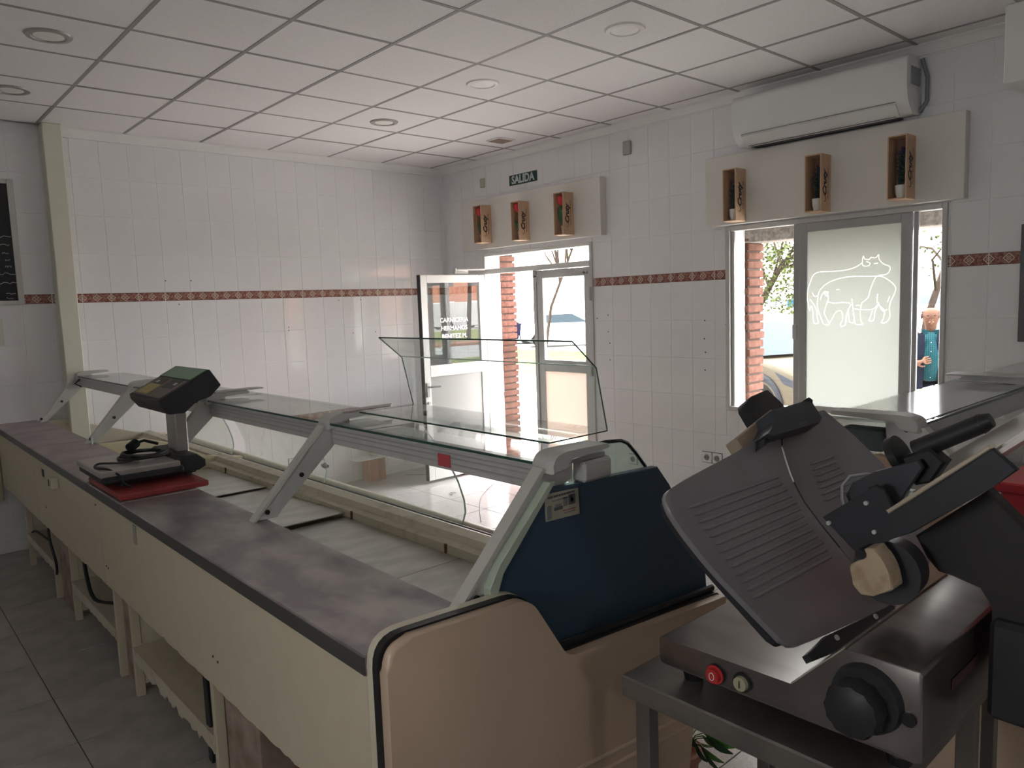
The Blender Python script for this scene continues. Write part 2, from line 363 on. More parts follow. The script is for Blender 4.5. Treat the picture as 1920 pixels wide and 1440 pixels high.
for nm, q, ax in (('added_window_rear', RWIN, 0), ('added_window_side', LWIN, 1)):  # two unseen windows, added to bring light to the staff side
    w = struct(thing(nm, '', '', ((q[0]+q[1])/2, YR, q[2]) if ax == 0 else (XL, (q[0]+q[1])/2, q[2]))); del w['label'], w['category']
    for (a0, a1, z0, z1) in ((q[0], q[0]+.04, q[2], q[3]), (q[1]-.04, q[1], q[2], q[3]), (q[0]+.04, q[1]-.04, q[2], q[2]+.04), (q[0]+.04, q[1]-.04, q[3]-.04, q[3])):
        b = B(); b.box(a0, a1, YR-.06, YR-.01, z0, z1) if ax == 0 else b.box(XL-.06, XL-.01, a0, a1, z0, z1); b.obj('frame_bar', white_alu, w)
    b = B(); b.box(q[0]+.04, q[1]-.04, YR-.036, YR-.032, q[2]+.04, q[3]-.04) if ax == 0 else b.box(XL-.036, XL-.032, q[0]+.04, q[1]-.04, q[2]+.04, q[3]-.04); b.obj('glass_pane', pane_m, w)
# outer brick leaf, mortar core with separate bricks on the reveals that can be seen
b = B()
for (y0, y1, z0, z1) in cut(cut([(YR, WA+2.5, -.2, 3.6)], (4.49, 6.035, -.2, 2.40)), (1.70, 3.135, .84, 2.17)): b.box(WB+.215, WB+.40, y0, y1, z0, z1)
b.box(WB+.2, WB+.4, WA+.2, WA+2.5, -.2, 3.6)
leaf = b.obj('brick_leaf', mortar, wall_right)
for yj, ztop, zb in ((6.03, 2.40, 0.0), (3.13, 2.17, .85)):
    k = 0; z = zb
    while z < ztop-.02:
        z1 = min(z+.062, ztop); L = .24 if k % 2 else .12; jj = random.uniform(-.006, .006)
        bb = B(); bb.box(WB+.205+jj, WB+.425+jj, yj-.012+random.uniform(-.005, .003), yj+L, z+.004, z1-.003, .006); o = bb.obj('brick', brick_m, leaf)
        k += 1; z += .068
for y0, y1, zl in ((4.40, 6.15, 2.38), (1.6, 3.25, 2.135)):
    bb = B(); bb.box(WB+.205, WB+.43, y0, y1, zl, zl+.165, .006); bb.obj('lintel', stone_m, leaf)
# white plaster reveals + sills
b = B(); b.box(WB+.03, WB+.205, 6.02, 6.06, 0, 2.26); b.box(WB+.03, WB+.205, 4.50, 4.545, 0, 2.26); b.box(WB+.03, WB+.2, 4.5, 6.06, 2.235, 2.27); b.obj('door_reveal', plaster, wall_right)
b = B(); b.box(WB+.03, WB+.205, 3.15, 3.2, .86, 2.26); b.box(WB+.03, WB+.205, 1.65, 1.69, .86, 2.26); b.box(WB+.03, WB+.2, 1.65, 3.2, 2.235, 2.27); b.box(WB+.03, WB+.46, 1.68, 3.16, .82, .865); b.obj('window_reveal', plaster, wall_right)
# cornices, skirting, pilaster
prof = [(0, 0), (.014, 0), (.02, .03), (.035, .055), (.05, .062), (.05, .075), (0, .075)]
b = B(); b.prism([(WA-a, 3.125+c) for a, c in prof], 1.4, WB, lambda a, c, h: Vector((h, a, c))); struct(b.obj('trim_1', plaster, None, smooth=50))
b = B(); b.prism([(WB-a*.8, 3.135+c*.85) for a, c in prof], YR, WA, lambda a, c, h: Vector((a, h, c))); struct(b.obj('trim_2', plaster, None, smooth=50))
b = B(); b.box(1.40, WB, WA-.012, WA, 0, .085, .003); b.box(XL, 1.3, WA-.012, WA, 0, .085, .003); struct(b.obj('baseboard_back', white_pl))
b = B(); b.box(WB-.012, WB, YR, 4.53, 0, .085, .003); b.box(WB-.012, WB, 6.05, WA-.02, 0, .085, .003); struct(b.obj('baseboard_right', white_pl))
b = B(); b.box(1.265, 1.395, 6.555, WA, 0, H-.005, .006); col_ = struct(b.obj('column', cream_paint))
# soffit box at the top right corner
b = B(); b.box(4.70, WB, YR, 1.31, 2.80, H-.004, .006); sf = struct(b.obj('trim_3', plaster))
b = B(); add_cyl(b, (4.97, 1.36, 2.87), (4.97, 1.36, 3.0), .018); add_cyl(b, (4.97, 1.36, 2.87), (4.97, 1.26, 2.865), .018); b.obj('drain_pipe', white_pl, sf, smooth=True)

# frosted sash
frost = bpy.data.materials.new('frosted film on glass'); frost.use_nodes = True; nt = frost.node_tree; nt.nodes.remove(nt.nodes['Principled BSDF'])
t1 = nt.nodes.new('ShaderNodeBsdfTranslucent'); t1.inputs[0].default_value = (.115, .117, .107, 1); g1 = nt.nodes.new('ShaderNodeBsdfDiffuse'); g1.inputs[0].default_value = (.5, .5, .46, 1)
mx = nt.nodes.new('ShaderNodeMixShader'); mx.inputs[0].default_value = .12; nt.links.new(t1.outputs[0], mx.inputs[1]); nt.links.new(g1.outputs[0], mx.inputs[2]); nt.links.new(mx.outputs[0], nt.nodes['Material Output'].inputs[0])
frost2 = frost.copy(); frost2.name = 'pinkish translucent door panel'
for n_ in frost2.node_tree.nodes:
    if n_.type == 'BSDF_TRANSLUCENT': n_.inputs[0].default_value = (.46, .40, .36, 1)
# ================================================================ DOOR
d1 = struct(thing('door_1', '', '', (5.06, 5.29, 0)));
del d1['label'], d1['category']
fx0, fx1 = WB-.012, WB+.045
b = B(); b.box(fx0, fx1, 6.005, 6.05, 0, 2.255, .003); b.obj('door_jamb', white_alu, d1)
b = B(); b.box(fx0, fx1, 4.53, 4.565, 0, 2.255, .003); b.obj('door_jamb', alu, d1)
b = B(); b.box(fx0, fx1, 4.565, 6.005, 2.225, 2.255, .003); b.obj('door_head', white_alu, d1)
b = B(); b.box(fx0-.004, fx1, 4.565, 6.005, 2.045, 2.095, .003); tr_ = b.obj('transom', white_alu, d1)
b = B(); b.box(fx0, fx1, 5.255, 5.295, 0, 2.045, .003); b.obj('mullion', alu, d1)
b = B(); b.box(WB+.015, WB+.019, 4.56, 6.01, 2.09, 2.23); b.obj('transom_glass', pane_m, d1)
b = B(); b.box(fx0, fx1+.02, 4.53, 6.05, -.004, .022, .003); b.obj('threshold', alu, d1)
def leaf_parts(root, T, w, zt, split, m, gm, pm, hinge_sign=1):
    """door leaf in local (a along width, z, t thickness)"""
    def bx(bb, a0, a1, z0, z1, t0=-.02, t1=.02, bev=.003): 
        vs = bb.box(a0, a1, t0, t1, z0, z1, bev)
        for v in vs: v.co = T(v.co.x, v.co.z, v.co.y)
    for a0, a1 in ((0, .075), (w-.075, w)):
        bb = B(); bx(bb, a0, a1, .03, zt); bb.obj('stile', m, root)
    for z0, z1 in ((.03, .16), (split-.06, split+.05), (zt-.075, zt)):
        bb = B(); bx(bb, .075, w-.075, z0, z1); bb.obj('rail', m, root)
    bb = B(); bx(bb, .07, w-.07, split+.045, zt-.07, -.003, .003, 0); g = bb.obj('glass_pane', gm, root)
    bb = B(); bx(bb, .07, w-.07, .155, split-.055, -.008, .008, 0); bb.obj('lower_panel', pm, root)
fl = struct(thing('door_2', '', '', (5.05, 4.9, 0))); del fl['label'], fl['category']
leaf_parts(fl, lambda a, z, t: Vector((WB+.02+t, 4.567+a, z)), .685, 2.04, 1.14, alu, pane_m, frost2)
for yy, zz in ((5.235, 1.985), (4.60, 1.99)):
    b = B(); add_cyl(b, (WB-.004, yy, zz), (WB-.04, yy, zz), .014); b.box(WB-.04, WB-.028, yy-.03, yy+.03, zz-.01, zz+.01, .003); b.obj('latch_knob', grey_pl, fl)
for zz in (1.12, 1.80):
    b = B(); add_cyl(b, (WB-.02, 4.553, zz-.06), (WB-.02, 4.553, zz+.06), .011); b.obj('hinge', grey_pl, fl)
ol = struct(thing('door_3', '', '', (4.6, 6.0, 0))); del ol['label'], ol['category']
leaf_parts(ol, lambda a, z, t: Vector((4.985-a, 6.0+t, z)), .80, 2.04, 1.11, white_alu, door_glass, mat('grey lacquered door panel', (.34, .33, .32), .4))
b = B(); b.box(4.178, 4.186, 5.975, 6.025, .03, 2.04); b.obj('edge_seal', rubber, ol)
b = B(); b.box(4.20, 4.235, 5.966, 5.98, .86, 1.0, .003); add_cyl(b, (4.217, 5.98, .96), (4.217, 5.93, .96), .009); b.obj('handle_plate', grey_pl, ol)
b = B(); b.tube([(4.217, 5.935, .96), (4.25, 5.93, .96), (4.335, 5.93, .957)], .009); b.obj('door_handle', mat('dark grey handle', (.08, .08, .09), .4), ol)
b = B(); add_cyl(b, (4.217, 5.98, .80), (4.217, 5.955, .80), .014); b.obj('lock_cylinder', grey_pl, ol)
b = B(); b.box(4.62, 4.80, 6.0, 6.03, 2.05, 2.09, .004); b.tube([(4.78, 6.01, 2.075), (4.55, 5.9, 2.085), (4.95, 5.93, 2.09)], .008); add_cyl(b, (4.55, 5.9, 2.07), (4.55, 5.9, 2.10), .014); b.obj('door_closer', grey_pl, ol)
lw = mat('white vinyl lettering', (.85, .85, .83), .6)
for k, (s_, zz) in enumerate((('CARNICERIA', 1.595), ('HERMANOS', 1.515), ('BENITEZ M.', 1.435))):
    text('lettering', s_, .062, lw, frame_M((4.585, 5.995, zz), (1, 0, 0), (0, 0, 1)), ol, bold=.001)

# ================================================================ WINDOW
w1 = struct(thing('window_1', '', '', (5.05, 2.42, .87))); del w1['label'], w1['category']
def wbox(nm, y0, y1, z0, z1, x0=WB-.015, x1=WB+.05, m=alu, par=w1, bev=.003):
    bb = B(); bb.box(x0, x1, y0, y1, z0, z1, bev); return bb.obj(nm, m, par)
wbox('frame_bar', 3.15, 3.185, .868, 2.25); wbox('frame_bar', 1.665, 1.695, .868, 2.25)
wbox('frame_bar', 1.695, 3.15, .868, .90); wbox('frame_bar', 1.695, 3.15, 2.215, 2.25)
# left sash (clear)
wbox('sash_stile', 2.585, 2.655, .90, 2.215, WB+.012, WB+.035, alu_d); wbox('sash_glass', 2.64, 3.15, .90, 2.215, WB+.022, WB+.026, pane_m, bev=0)
wbox('sash_stile', 3.125, 3.15, .90, 2.215, WB+.012, WB+.035, alu_d)
sash = wbox('frosted_pane', 1.925, 2.55, .95, 2.16, WB-.002, WB+.002, pane_m, bev=0)
wbox('sash_stile', 2.545, 2.60, .90, 2.215, WB-.012, WB+.012, alu_d, sash); wbox('sash_stile', 1.865, 1.93, .90, 2.215, WB-.012, WB+.012, alu_d, sash)
wbox('sash_rail', 1.93, 2.545, .90, .955, WB-.012, WB+.012, alu_d, sash); wbox('sash_rail', 1.93, 2.545, 2.155, 2.215, WB-.012, WB+.012, alu_d, sash)
wbox('sash_stile', 1.835, 1.866, .90, 2.215, WB+.012, WB+.035, alu_d); wbox('sash_glass', 1.695, 1.84, .90, 2.215, WB+.022, WB+.026, pane_m, bev=0)
wbox('latch', 2.61, 2.64, 1.42, 1.52, WB-.03, WB-.012, alu, sash)
# cow, bull and pig outline on the frosted pane (bright clear lines in the film)
clear_line = mat('clear etched line', (1.0, 0.98, 0.80), .5); 
nt = clear_line.node_tree; bs = nt.nodes['Principled BSDF']; tl = nt.nodes.new('ShaderNodeBsdfTranslucent'); tl.inputs[0].default_value = (.30, .30, .25, 1); nt.links.new(tl.outputs[0], nt.nodes['Material Output'].inputs[0])
def cow(px, py):  # crop pixel (1395x1440 over 310x320 source px) -> y,z on the pane
    sx = 1490+px/4.5; sy = 440+py/4.5
    t = (sx-1507)/183; return 2.573-.645*t, (2.001-.045*t)-(sy-478)*(.00368-.00032*t)
LINES = [
 [(115, 560), (118, 470), (140, 400), (165, 345), (215, 315), (330, 308), (440, 300), (530, 275), (590, 238)],
 [(590, 238), (598, 180), (612, 205), (650, 208), (660, 192), (700, 195), (722, 168), (726, 205), (760, 245), (812, 268), (808, 310), (780, 335), (720, 345), (690, 380), (660, 460), (640, 530), (590, 575)],
 [(590, 240), (600, 262), (640, 262), (655, 240), (625, 228)], [(690, 243), (715, 240)],
 [(590, 575), (580, 650), (585, 720), (600, 755), (545, 755), (535, 735), (520, 640), (508, 540)], [(475, 630), (485, 700), (490, 735), (525, 740), (530, 690)],
 [(118, 560), (135, 640), (150, 600), (165, 640), (175, 740), (215, 745), (205, 690), (200, 640), (175, 590), (140, 545)],
 [(210, 515), (235, 460), (300, 405), (400, 368), (520, 350), (640, 350), (740, 350), (810, 385), (860, 440), (850, 500), (825, 560), (815, 620), (820, 690), (795, 735), (755, 742), (770, 700), (775, 640), (740, 600), (715, 560), (720, 500)],
 [(160, 490), (180, 520), (210, 520), (205, 580), (215, 640), (240, 700), (265, 755), (315, 755), (300, 720), (270, 660), (290, 580), (305, 530), (280, 478), (250, 500), (235, 545)],
 [(265, 490), (290, 515), (300, 480), (265, 490)], [(300, 565), (340, 575), (380, 575), (430, 570), (490, 575)], [(500, 590), (475, 640), (460, 700), (455, 760), (420, 775), (412, 750), (430, 720), (430, 680), (415, 640), (370, 655), (345, 700), (315, 745)],
 [(530, 625), (600, 632), (680, 628), (720, 590)], [(720, 600), (700, 650), (690, 720), (655, 725), (665, 690), (680, 640)], [(725, 570), (760, 640), (795, 630)], [(545, 595), (575, 595)], [(375, 462), (400, 462)], [(800, 565), (815, 520)]]
import numpy as np
segs = []
for ln in LINES:
    pts = [cow(*q) for q in ln]; sm = []
    for i in range(len(pts)-1):
        p0 = pts[max(i-1, 0)]; p1 = pts[i]; p2 = pts[i+1]; p3 = pts[min(i+2, len(pts)-1)]
        for k in range(4):
            t = k/4; sm.append(tuple(.5*((2*p1[c])+(-p0[c]+p2[c])*t+(2*p0[c]-5*p1[c]+4*p2[c]-p3[c])*t*t+(-p0[c]+3*p1[c]-3*p2[c]+p3[c])*t**3) for c in (0, 1)))
    sm.append(pts[-1]); segs += list(zip(sm, sm[1:]))
# the film is one sheet of small cells; the cells along the drawn strokes are the clear outline
FY0, FY1, FZ0, FZ1, NY, NZ = 1.928, 2.548, 1.40, 2.02, 270, 270
ys = np.linspace(FY0, FY1, NY+1); zs = np.linspace(FZ0, FZ1, NZ+1); cy = (ys[:-1]+ys[1:])/2; cz = (zs[:-1]+zs[1:])/2; GY, GZ_ = np.meshgrid(cy, cz, indexing='ij')
near = np.zeros(GY.shape, bool)
for (a, c), (a2, c2) in segs:
    d0, d1 = a2-a, c2-c; L2 = d0*d0+d1*d1+1e-12; t = np.clip(((GY-a)*d0+(GZ_-c)*d1)/L2, 0, 1); near |= ((GY-a-t*d0)**2+(GZ_-c-t*d1)**2) < .0026**2
def film(name, sel, m, extra=()):
    vs, fs = [], []
    for i_, j_ in zip(*np.nonzero(sel)):
        k = len(vs); y0, y1, z0, z1 = ys[i_], ys[i_+1], zs[j_], zs[j_+1]
        vs += [(0, y0, z0), (0, y1, z0), (0, y1, z1), (0, y0, z1)]; fs.append((k, k+1, k+2, k+3))
    for (y0, y1, z0, z1) in extra:
        k = len(vs); vs += [(0, y0, z0), (0, y1, z0), (0, y1, z1), (0, y0, z1)]; fs.append((k, k+1, k+2, k+3))
    me = bpy.data.meshes.new(name); me.from_pydata([(x, y-2.24, z-.95) for x, y, z in vs], [], fs); me.materials.append(m)
    o = bpy.data.objects.new(name, me); COL.objects.link(o); place(o, (WB-.0035, 2.24, .95), sash); return o
film('frosted_film', ~near, frost, ((FY0, FY1, .953, FZ0), (FY0, FY1, FZ1, 2.157)))
film('livestock_outline', near, clear_line)
# ================================================================ REFRIGERATED DISPLAY COUNTERS
def T1(u, v, w): return Vector((v-(.0125*(u-1.43) if v > 1.115 else 0), u, w))      # long counter: u = y, v = x
def T2(u, v, w): return Vector((u+1.12, v-.47, w))                                    # short counter: u = x, v = y
def bolt(T, u, v, w, par, m=rubber, r=.009):
    b = B(); p0 = T(u, v, w); p1 = T(u-.006, v, w); add_cyl(b, p0, p1, r, 10); return b.obj('bolt', m, par)
def ubox(T, u0, u1, v0, v1, w0, w1, bev=.002):
    b = B(); vs = b.box(u0, u1, v0, v1, w0, w1, bev)
    for v in b.bm.verts: v.co = T(*v.co)
    return b
FG = [(2.045, .735), (2.07, .80), (2.065, .86), (2.035, .95), (1.995, 1.03), (1.95, 1.10), (1.895, 1.18), (1.84, 1.245), (1.79, 1.282), (1.74, 1.298), (1.69, 1.303)]
def frame_post(T, u, root, mid=True):
    poly = [(1.060, .981), (1.075, .981), (1.175, .981), (1.185, 1.03), (1.475, 1.245), (1.50, 1.29), (1.50, 1.315), (1.40, 1.315), (1.375, 1.285)]
    poly = [(1.062, .981), (1.165, .981), (1.178, 1.005), (1.43, 1.235), (1.485, 1.25), (1.49, 1.315), (1.40, 1.315), (1.375, 1.292)]
    b = B(); b.prism(poly, u, u+.028, lambda a, c, h: T(h, a, c), .003, 1); p = b.obj('post', alu, root)
    b = B(); b.prism([(1.052, .981), (1.066, .981), (1.378, 1.295), (1.366, 1.299)], u-.006, u+.034, lambda a, c, h: T(h, a, c)); b.obj('post_edge', mat('pale aluminium edge', (.60, .58, .54), .4, .15), p)
    bolt(T, u, 1.42, 1.288, p); bolt(T, u, 1.125, 1.008, p)
    if mid: bolt(T, u, 1.268, 1.123, p)
def rail_cap(T, u, root, ext=1.60):
    poly = roundpoly([(1.375, 1.283, 0), (1.375, 1.325, .02), (1.42, 1.338, .02), (ext, 1.336, .012), (ext, 1.322, .004), (1.44, 1.315, .01), (1.435, 1.29, 0)], .01)
    b = B(); b.prism(poly, u-.035, u+.045, lambda a, c, h: T(h, a, c), .003, 1); b.obj('rail_cap', grey_pl, root, smooth=35)
def lamp_box(T, u, root):
    b = ubox(T, u-.03, u+.02, 1.50, 1.62, 1.235, 1.295, .008); b.obj('lamp_housing', grey_pl, root)
    b = ubox(T, u-.02, u+.03, 1.44, 1.60, 1.298, 1.309, .001); b.obj('lamp_bracket', alu_d, root)
def glass_run(T, u0, u1, root, name='front_glass', hi=True):
    b = B(); b.strip(FG, .006, u0, u1, lambda a, c, h: T(h, a, c)); g = b.obj(name, case_glass, root, smooth=60)
    b = B(); b.strip([(p[0]+.0, p[1]) for p in FG], .007, u0-.003, u0+.001, lambda a, c, h: T(h, a, c)); b.obj('glass_edge', edge_hi if hi else edge_m, g)
    return g
def top_glass(T, u0, u1, root, v1=1.70):
    b = ubox(T, u0, u1, 1.385, v1, 1.300, 1.307, .0); g = b.obj('top_glass', case_glass, root)
    b = ubox(T, u0, u1, 1.381, 1.3855, 1.2995, 1.3075, .0); b.obj('glass_edge', edge_m, g)
    return g
def rail(T, u0, u1, root):
    b = ubox(T, u0, u1, 1.40, 1.465, 1.222, 1.292, .004); r = b.obj('top_rail', alu, root)
    for w in (1.243, 1.262, 1.276):
        b = ubox(T, u0, u1, 1.398, 1.401, w, w+.004, 0); b.obj('rail_groove', alu_d, r)
    return r
def well(T, u0, u1, root, dmat, joints, m=cream_in):
    """inner tub: decks, rear lip, stepped front beam, sill"""
    b = B(); b.prism([(1.795, .70), (1.80, .758), (1.842, .762), (1.850, .792), (1.905, .800), (2.045, .735), (2.04, .60), (1.80, .60)], u0, u1, lambda a, c, h: T(h, a, c), .003, 1)
    b.obj('front_beam', m, root)
    b = B(); b.prism([(2.02, .72), (2.02, .742), (2.035, .748), (2.065, .735), (2.065, .715)], u0, u1, lambda a, c, h: T(h, a, c)); b.obj('glass_channel', mat('dark sill channel', (.10, .11, .10), .4, .5), root)
    b = ubox(T, u0, u1, 1.100, 1.112, .715, .975, .002); b.obj('rear_lining', m, root)
    for k, (a, c, z0, z1) in enumerate(joints):
        b = B(); b.prism([(a+.002, z0), (c-.002, z1), (c-.002, z1-.004), (a+.002, z0-.004)], 1.112, 1.797, lambda p, q, h: T(p, h, q)); b.obj('deck_sheet', dmat, root)

# --- long counter ---------------------------------------------------------------------------
dc = thing('display_counter', 'long cream refrigerated counter with blue end panel and steel worktop, reaching the back wall', 'display counter', (1.45, 4.0, 0))
Y0, Y1 = 1.41, 6.66
# staff side sheets
fronts = [(Y0, 3.742), (3.746, 5.26), (5.264, 6.60)]
for k, (a, c) in enumerate(fronts):
    b = B(); vs = b.box(.800, .815, a, c, .528, .932)
    bmesh.ops.bisect_plane(b.bm, geom=b.bm.verts[:]+b.bm.edges[:]+b.bm.faces[:], plane_co=(0, 0, .55), plane_no=(0, 0, 1))
    n = int((c-a)/.03)
    for i in range(1, n): bmesh.ops.bisect_plane(b.bm, geom=b.bm.verts[:]+b.bm.edges[:]+b.bm.faces[:], plane_co=(0, a+(c-a)*i/n, 0), plane_no=(0, 1, 0))
    jag = {}
    for v in b.bm.verts:
        if v.co.z < .54:
            kk = round(v.co.y, 3); jag.setdefault(kk, random.choice([0, 0, .002, .006, .0]) if k else random.uniform(0, .009)); v.co.z += jag[kk]
    b.obj('front_sheet', cream, dc)
b = B(); b.box(.86, .99, Y0, Y1, .52, .56); b.obj('support_rail', cream_in, dc)
# main insulated body and bumper front
b = B(); b.prism([(1.16, .10), (1.16, .70), (1.80, .70), (2.04, .70), (2.12, .66), (2.15, .60), (2.10, .52), (1.95, .42), (1.90, .10)], Y0, Y1, lambda a, c, h: Vector((a, h, c)), .0); b.obj('insulated_body', beige_edge, dc)
b = B(); b.prism(roundpoly([(2.06, .60), (2.07, .735), (2.11, .735), (2.155, .70), (2.155, .62)], .03), Y0, Y1, lambda a, c, h: Vector((a, h, c))); b.obj('bumper_rail', beige_edge, dc, smooth=50)
b = B(); b.box(1.20, 1.88, Y0+.05, Y1-.05, 0, .10); b.obj('plinth', rubber, dc)
# dark and rusty underside behind the shelves
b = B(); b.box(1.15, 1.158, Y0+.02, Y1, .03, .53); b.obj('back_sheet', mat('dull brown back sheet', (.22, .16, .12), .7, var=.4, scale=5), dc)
# open shelf boxes below
def shelf_box(y0, y1, first):
    sb = thing('shelf_frame', first, 'shelf', (1.0, (y0+y1)/2, 0), 'open cream shelves under the staff side of the counter')
    for yy in (y0, y1-.025):
        b = B(); b.box(.862, .90, yy, yy+.025, 0, .528, .002); b.obj('upright', cream, sb)
        b = B(); b.box(.90, 1.14, yy+.006, yy+.014, .05, .52); b.obj('side_sheet', cream_in, sb)
    b = B(); b.box(.862, 1.14, y0+.025, y1-.025, .225, .24); sh = b.obj('shelf', cream, sb)
    bb = B(); n = int((y1-y0)/.02); pts = []
    for i in range(n+1):
        pts.append((y0+.025+(y1-y0-.05)*i/n, .225-.035-random.uniform(0, .03)*(1 if y0 < 3 else .4)))
    poly = [(y0+.025, .24)]+pts+[(y1-.025, .24)]
    bb.prism(poly, .858, .863, YZ); bb.obj('ragged_lip', cream_in, sh)
    return sb
shelf_box(2.62, 3.66, 'open cream shelf with a ragged peeling lip, nearest the camera under the counter')
shelf_box(3.90, 4.86, 'open cream shelf with a loose black cable, middle one under the counter')
shelf_box(5.33, 6.22, 'open cream shelf farthest along the counter, beside the back wall')
pk = mat('stained pinkish concrete block', (.42, .33, .28), .8, col2=(.25, .17, .13), scale=9)
for (a, c, d_) in ((3.70, 3.86, 'pinkish concrete support block between the two nearer shelves'), (4.93, 5.27, 'wide pinkish concrete support block beside the farthest shelf'), (2.30, 2.58, 'stained concrete support block at the near end of the ragged shelf')):
    b = B(); b.box(.885, 1.14, a, c, 0, .525, .008); tag(b.obj('support_block', pk), d_, 'support block', 'concrete blocks under the counter')
gb = thing('gas_bottle', 'dark red bottle standing in the dark under the near end of the counter', 'bottle', (1.0, 2.02, 0))
b = B(); b.lathe([(.10, 0), (.125, .02), (.125, .33), (.10, .39), (.03, .42)], Matrix.Translation((1.0, 2.02, 0))); b.obj('body', mat('dark red enamel', (.20, .02, .02), .4, var=.2), gb, smooth=True)
b = B(); b.lathe([(.028, .42), (.028, .47), (.045, .475), (.045, .49)], Matrix.Translation((1.0, 2.02, 0))); b.obj('valve', grey_pl, gb, smooth=True)
# worktop pieces
for (a, c, m) in ((Y0, 3.338, worktop_m), (3.342, 3.90, worktop_m), (3.904, 5.258, film_m), (5.264, 6.685, film_m)):
    b = B(); b.box(.790, 1.112, a, c, .932, .980, .0035); b.obj('worktop', m, dc)
    b = B(); b.box(.7875, .7905, a, c, .936, .9765); b.obj('front_edge', mat('dark worktop front edge', (.10, .095, .09), .4, .4), dc)
# little fittings on the front sheets
b = B(); b.box(.765, .800, 4.585, 4.66, .838, .898, .004); f_ = b.obj('thermostat_box', beige_edge, dc)
b = B(); b.box(.763, .766, 4.635, 4.655, .85, .885); b.obj('thermostat_slot', rubber, f_)
b = B(); b.box(.797, .8005, 4.97, 5.02, .842, .885); b.obj('cut_out', rubber, dc)
b = B(); b.box(.797, .8005, 3.165, 3.205, .84, .918); b.obj('lock_strip', mat('olive grey strip', (.33, .32, .25), .6), dc)
for (yy, zz) in ((3.80, .89), (3.70, .625), (3.67, .622), (2.40, .64), (2.36, .635), (5.0, .66)):
    b = B(); add_cyl(b, (.800, yy, zz), (.7975, yy, zz), .0045, 8); b.obj('screw', mat('rusty hole', (.09, .045, .03), .8), dc)
# tub and deck
D = .722
well(T1, Y0+.02, 5.05, dc, deck_m, [(Y0+.03, 2.36, D, D), (2.36, 3.27, D, D), (3.27, 4.16, D+.022, D+.001), (4.16, 5.05, D+.012, D)])
well(T1, 5.09, 6.62, dc, deck_dark, [(5.10, 5.86, D+.03, D+.03), (5.86, 6.62, D+.03, D+.03)], cream_in)
b = B(); b.prism([(1.112, .60), (1.112, .975), (1.42, .97), (1.55, .93), (1.80, .80), (2.03, .76), (2.03, .60)], 5.05, 5.09, lambda a, c, h: T1(h, a, c), .002, 1); b.obj('divider', mat('pale yellow cream divider', (.70, .62, .44), .4, var=.03), dc)
b = B(); b.prism([(1.112, .60), (1.112, .975), (1.30, .97), (1.80, .80), (2.03, .76), (2.03, .60)], 6.60, 6.66, lambda a, c, h: T1(h, a, c), .002, 1); b.obj('divider', cream_in, dc)
for u in (1.78, 2.45, 3.20, 4.05, 4.75, 5.5, 6.0):
    b = ubox(T1, u, u+.012, 1.792, 1.800, .722, .762, .001); b.obj('rusty_clip', mat('rust', (.22, .09, .04), .9, var=.4, scale=60), dc)
for u in (5.06, 6.615):
    b = B(); add_cyl(b, T1(u, 1.125, .975), T1(u, 1.125, 1.02), .004, 8); b.obj('stop_pin', white_pl, dc)
# superstructure
for k, u in enumerate((1.43, 2.63, 3.87, 5.10, 6.48)):
    frame_post(T1, u, dc, k > 0)
    rail_cap(T1, u, dc)
rail(T1, 1.47, 2.62, dc); rail(T1, 2.67, 3.86, dc); rail(T1, 3.91, 4.95, dc); rail(T1, 5.14, 6.47, dc)
for a, c in ((1.475, 2.60), (2.675, 3.84), (3.915, 5.06), (5.145, 6.46)): top_glass(T1, a, c, dc)
for a, c in ((2.66, 3.93), (3.94, 5.07), (5.28, 6.48)): glass_run(T1, a, c, dc, hi=True)
lamp_box(T1, 1.43, dc)
b = ubox(T1, 2.60, 2.66, 1.44, 1.66, 1.338, 1.344, .0); 
for v in b.bm.verts: v.co.x += (v.co.y-2.6)*.8
b.obj('loose_cover', mat('mauve plastic strip', (.42, .35, .36), .4), dc)
b = ubox(T1, 3.84, 3.92, 1.43, 1.68, 1.338, 1.344, .0); b.obj('loose_cover', grey_pl, dc)
for (u, v, w) in ((2.72, 1.44, 1.205), (2.50, 1.30, 1.17)):
    b = B(); b.ball(T1(u, v, w), .012, 1); b.box(*[c for p in zip(T1(u, v, w)-Vector((.006, .02, .005)), T1(u, v, w)+Vector((.006, .02, .005))) for c in p]); b.obj('catch', alu_d, dc)
b = B(); b.tube([T1(6.46, 1.40, 1.28), T1(6.45, 1.36, 1.25), T1(6.44, 1.40, 1.225), T1(6.43, 1.47, 1.24), T1(6.42, 1.50, 1.28)], .006); b.obj('lamp_cable', rubber, dc, smooth=True)
b = ubox(T1, 1.872, 1.935, 1.3965, 1.3985, 1.232, 1.272, 0); rs_ = b.obj('red_sticker', mat('red sticker', (.50, .07, .08), .5), dc)
rs_['label'] = 'small red square sticker'
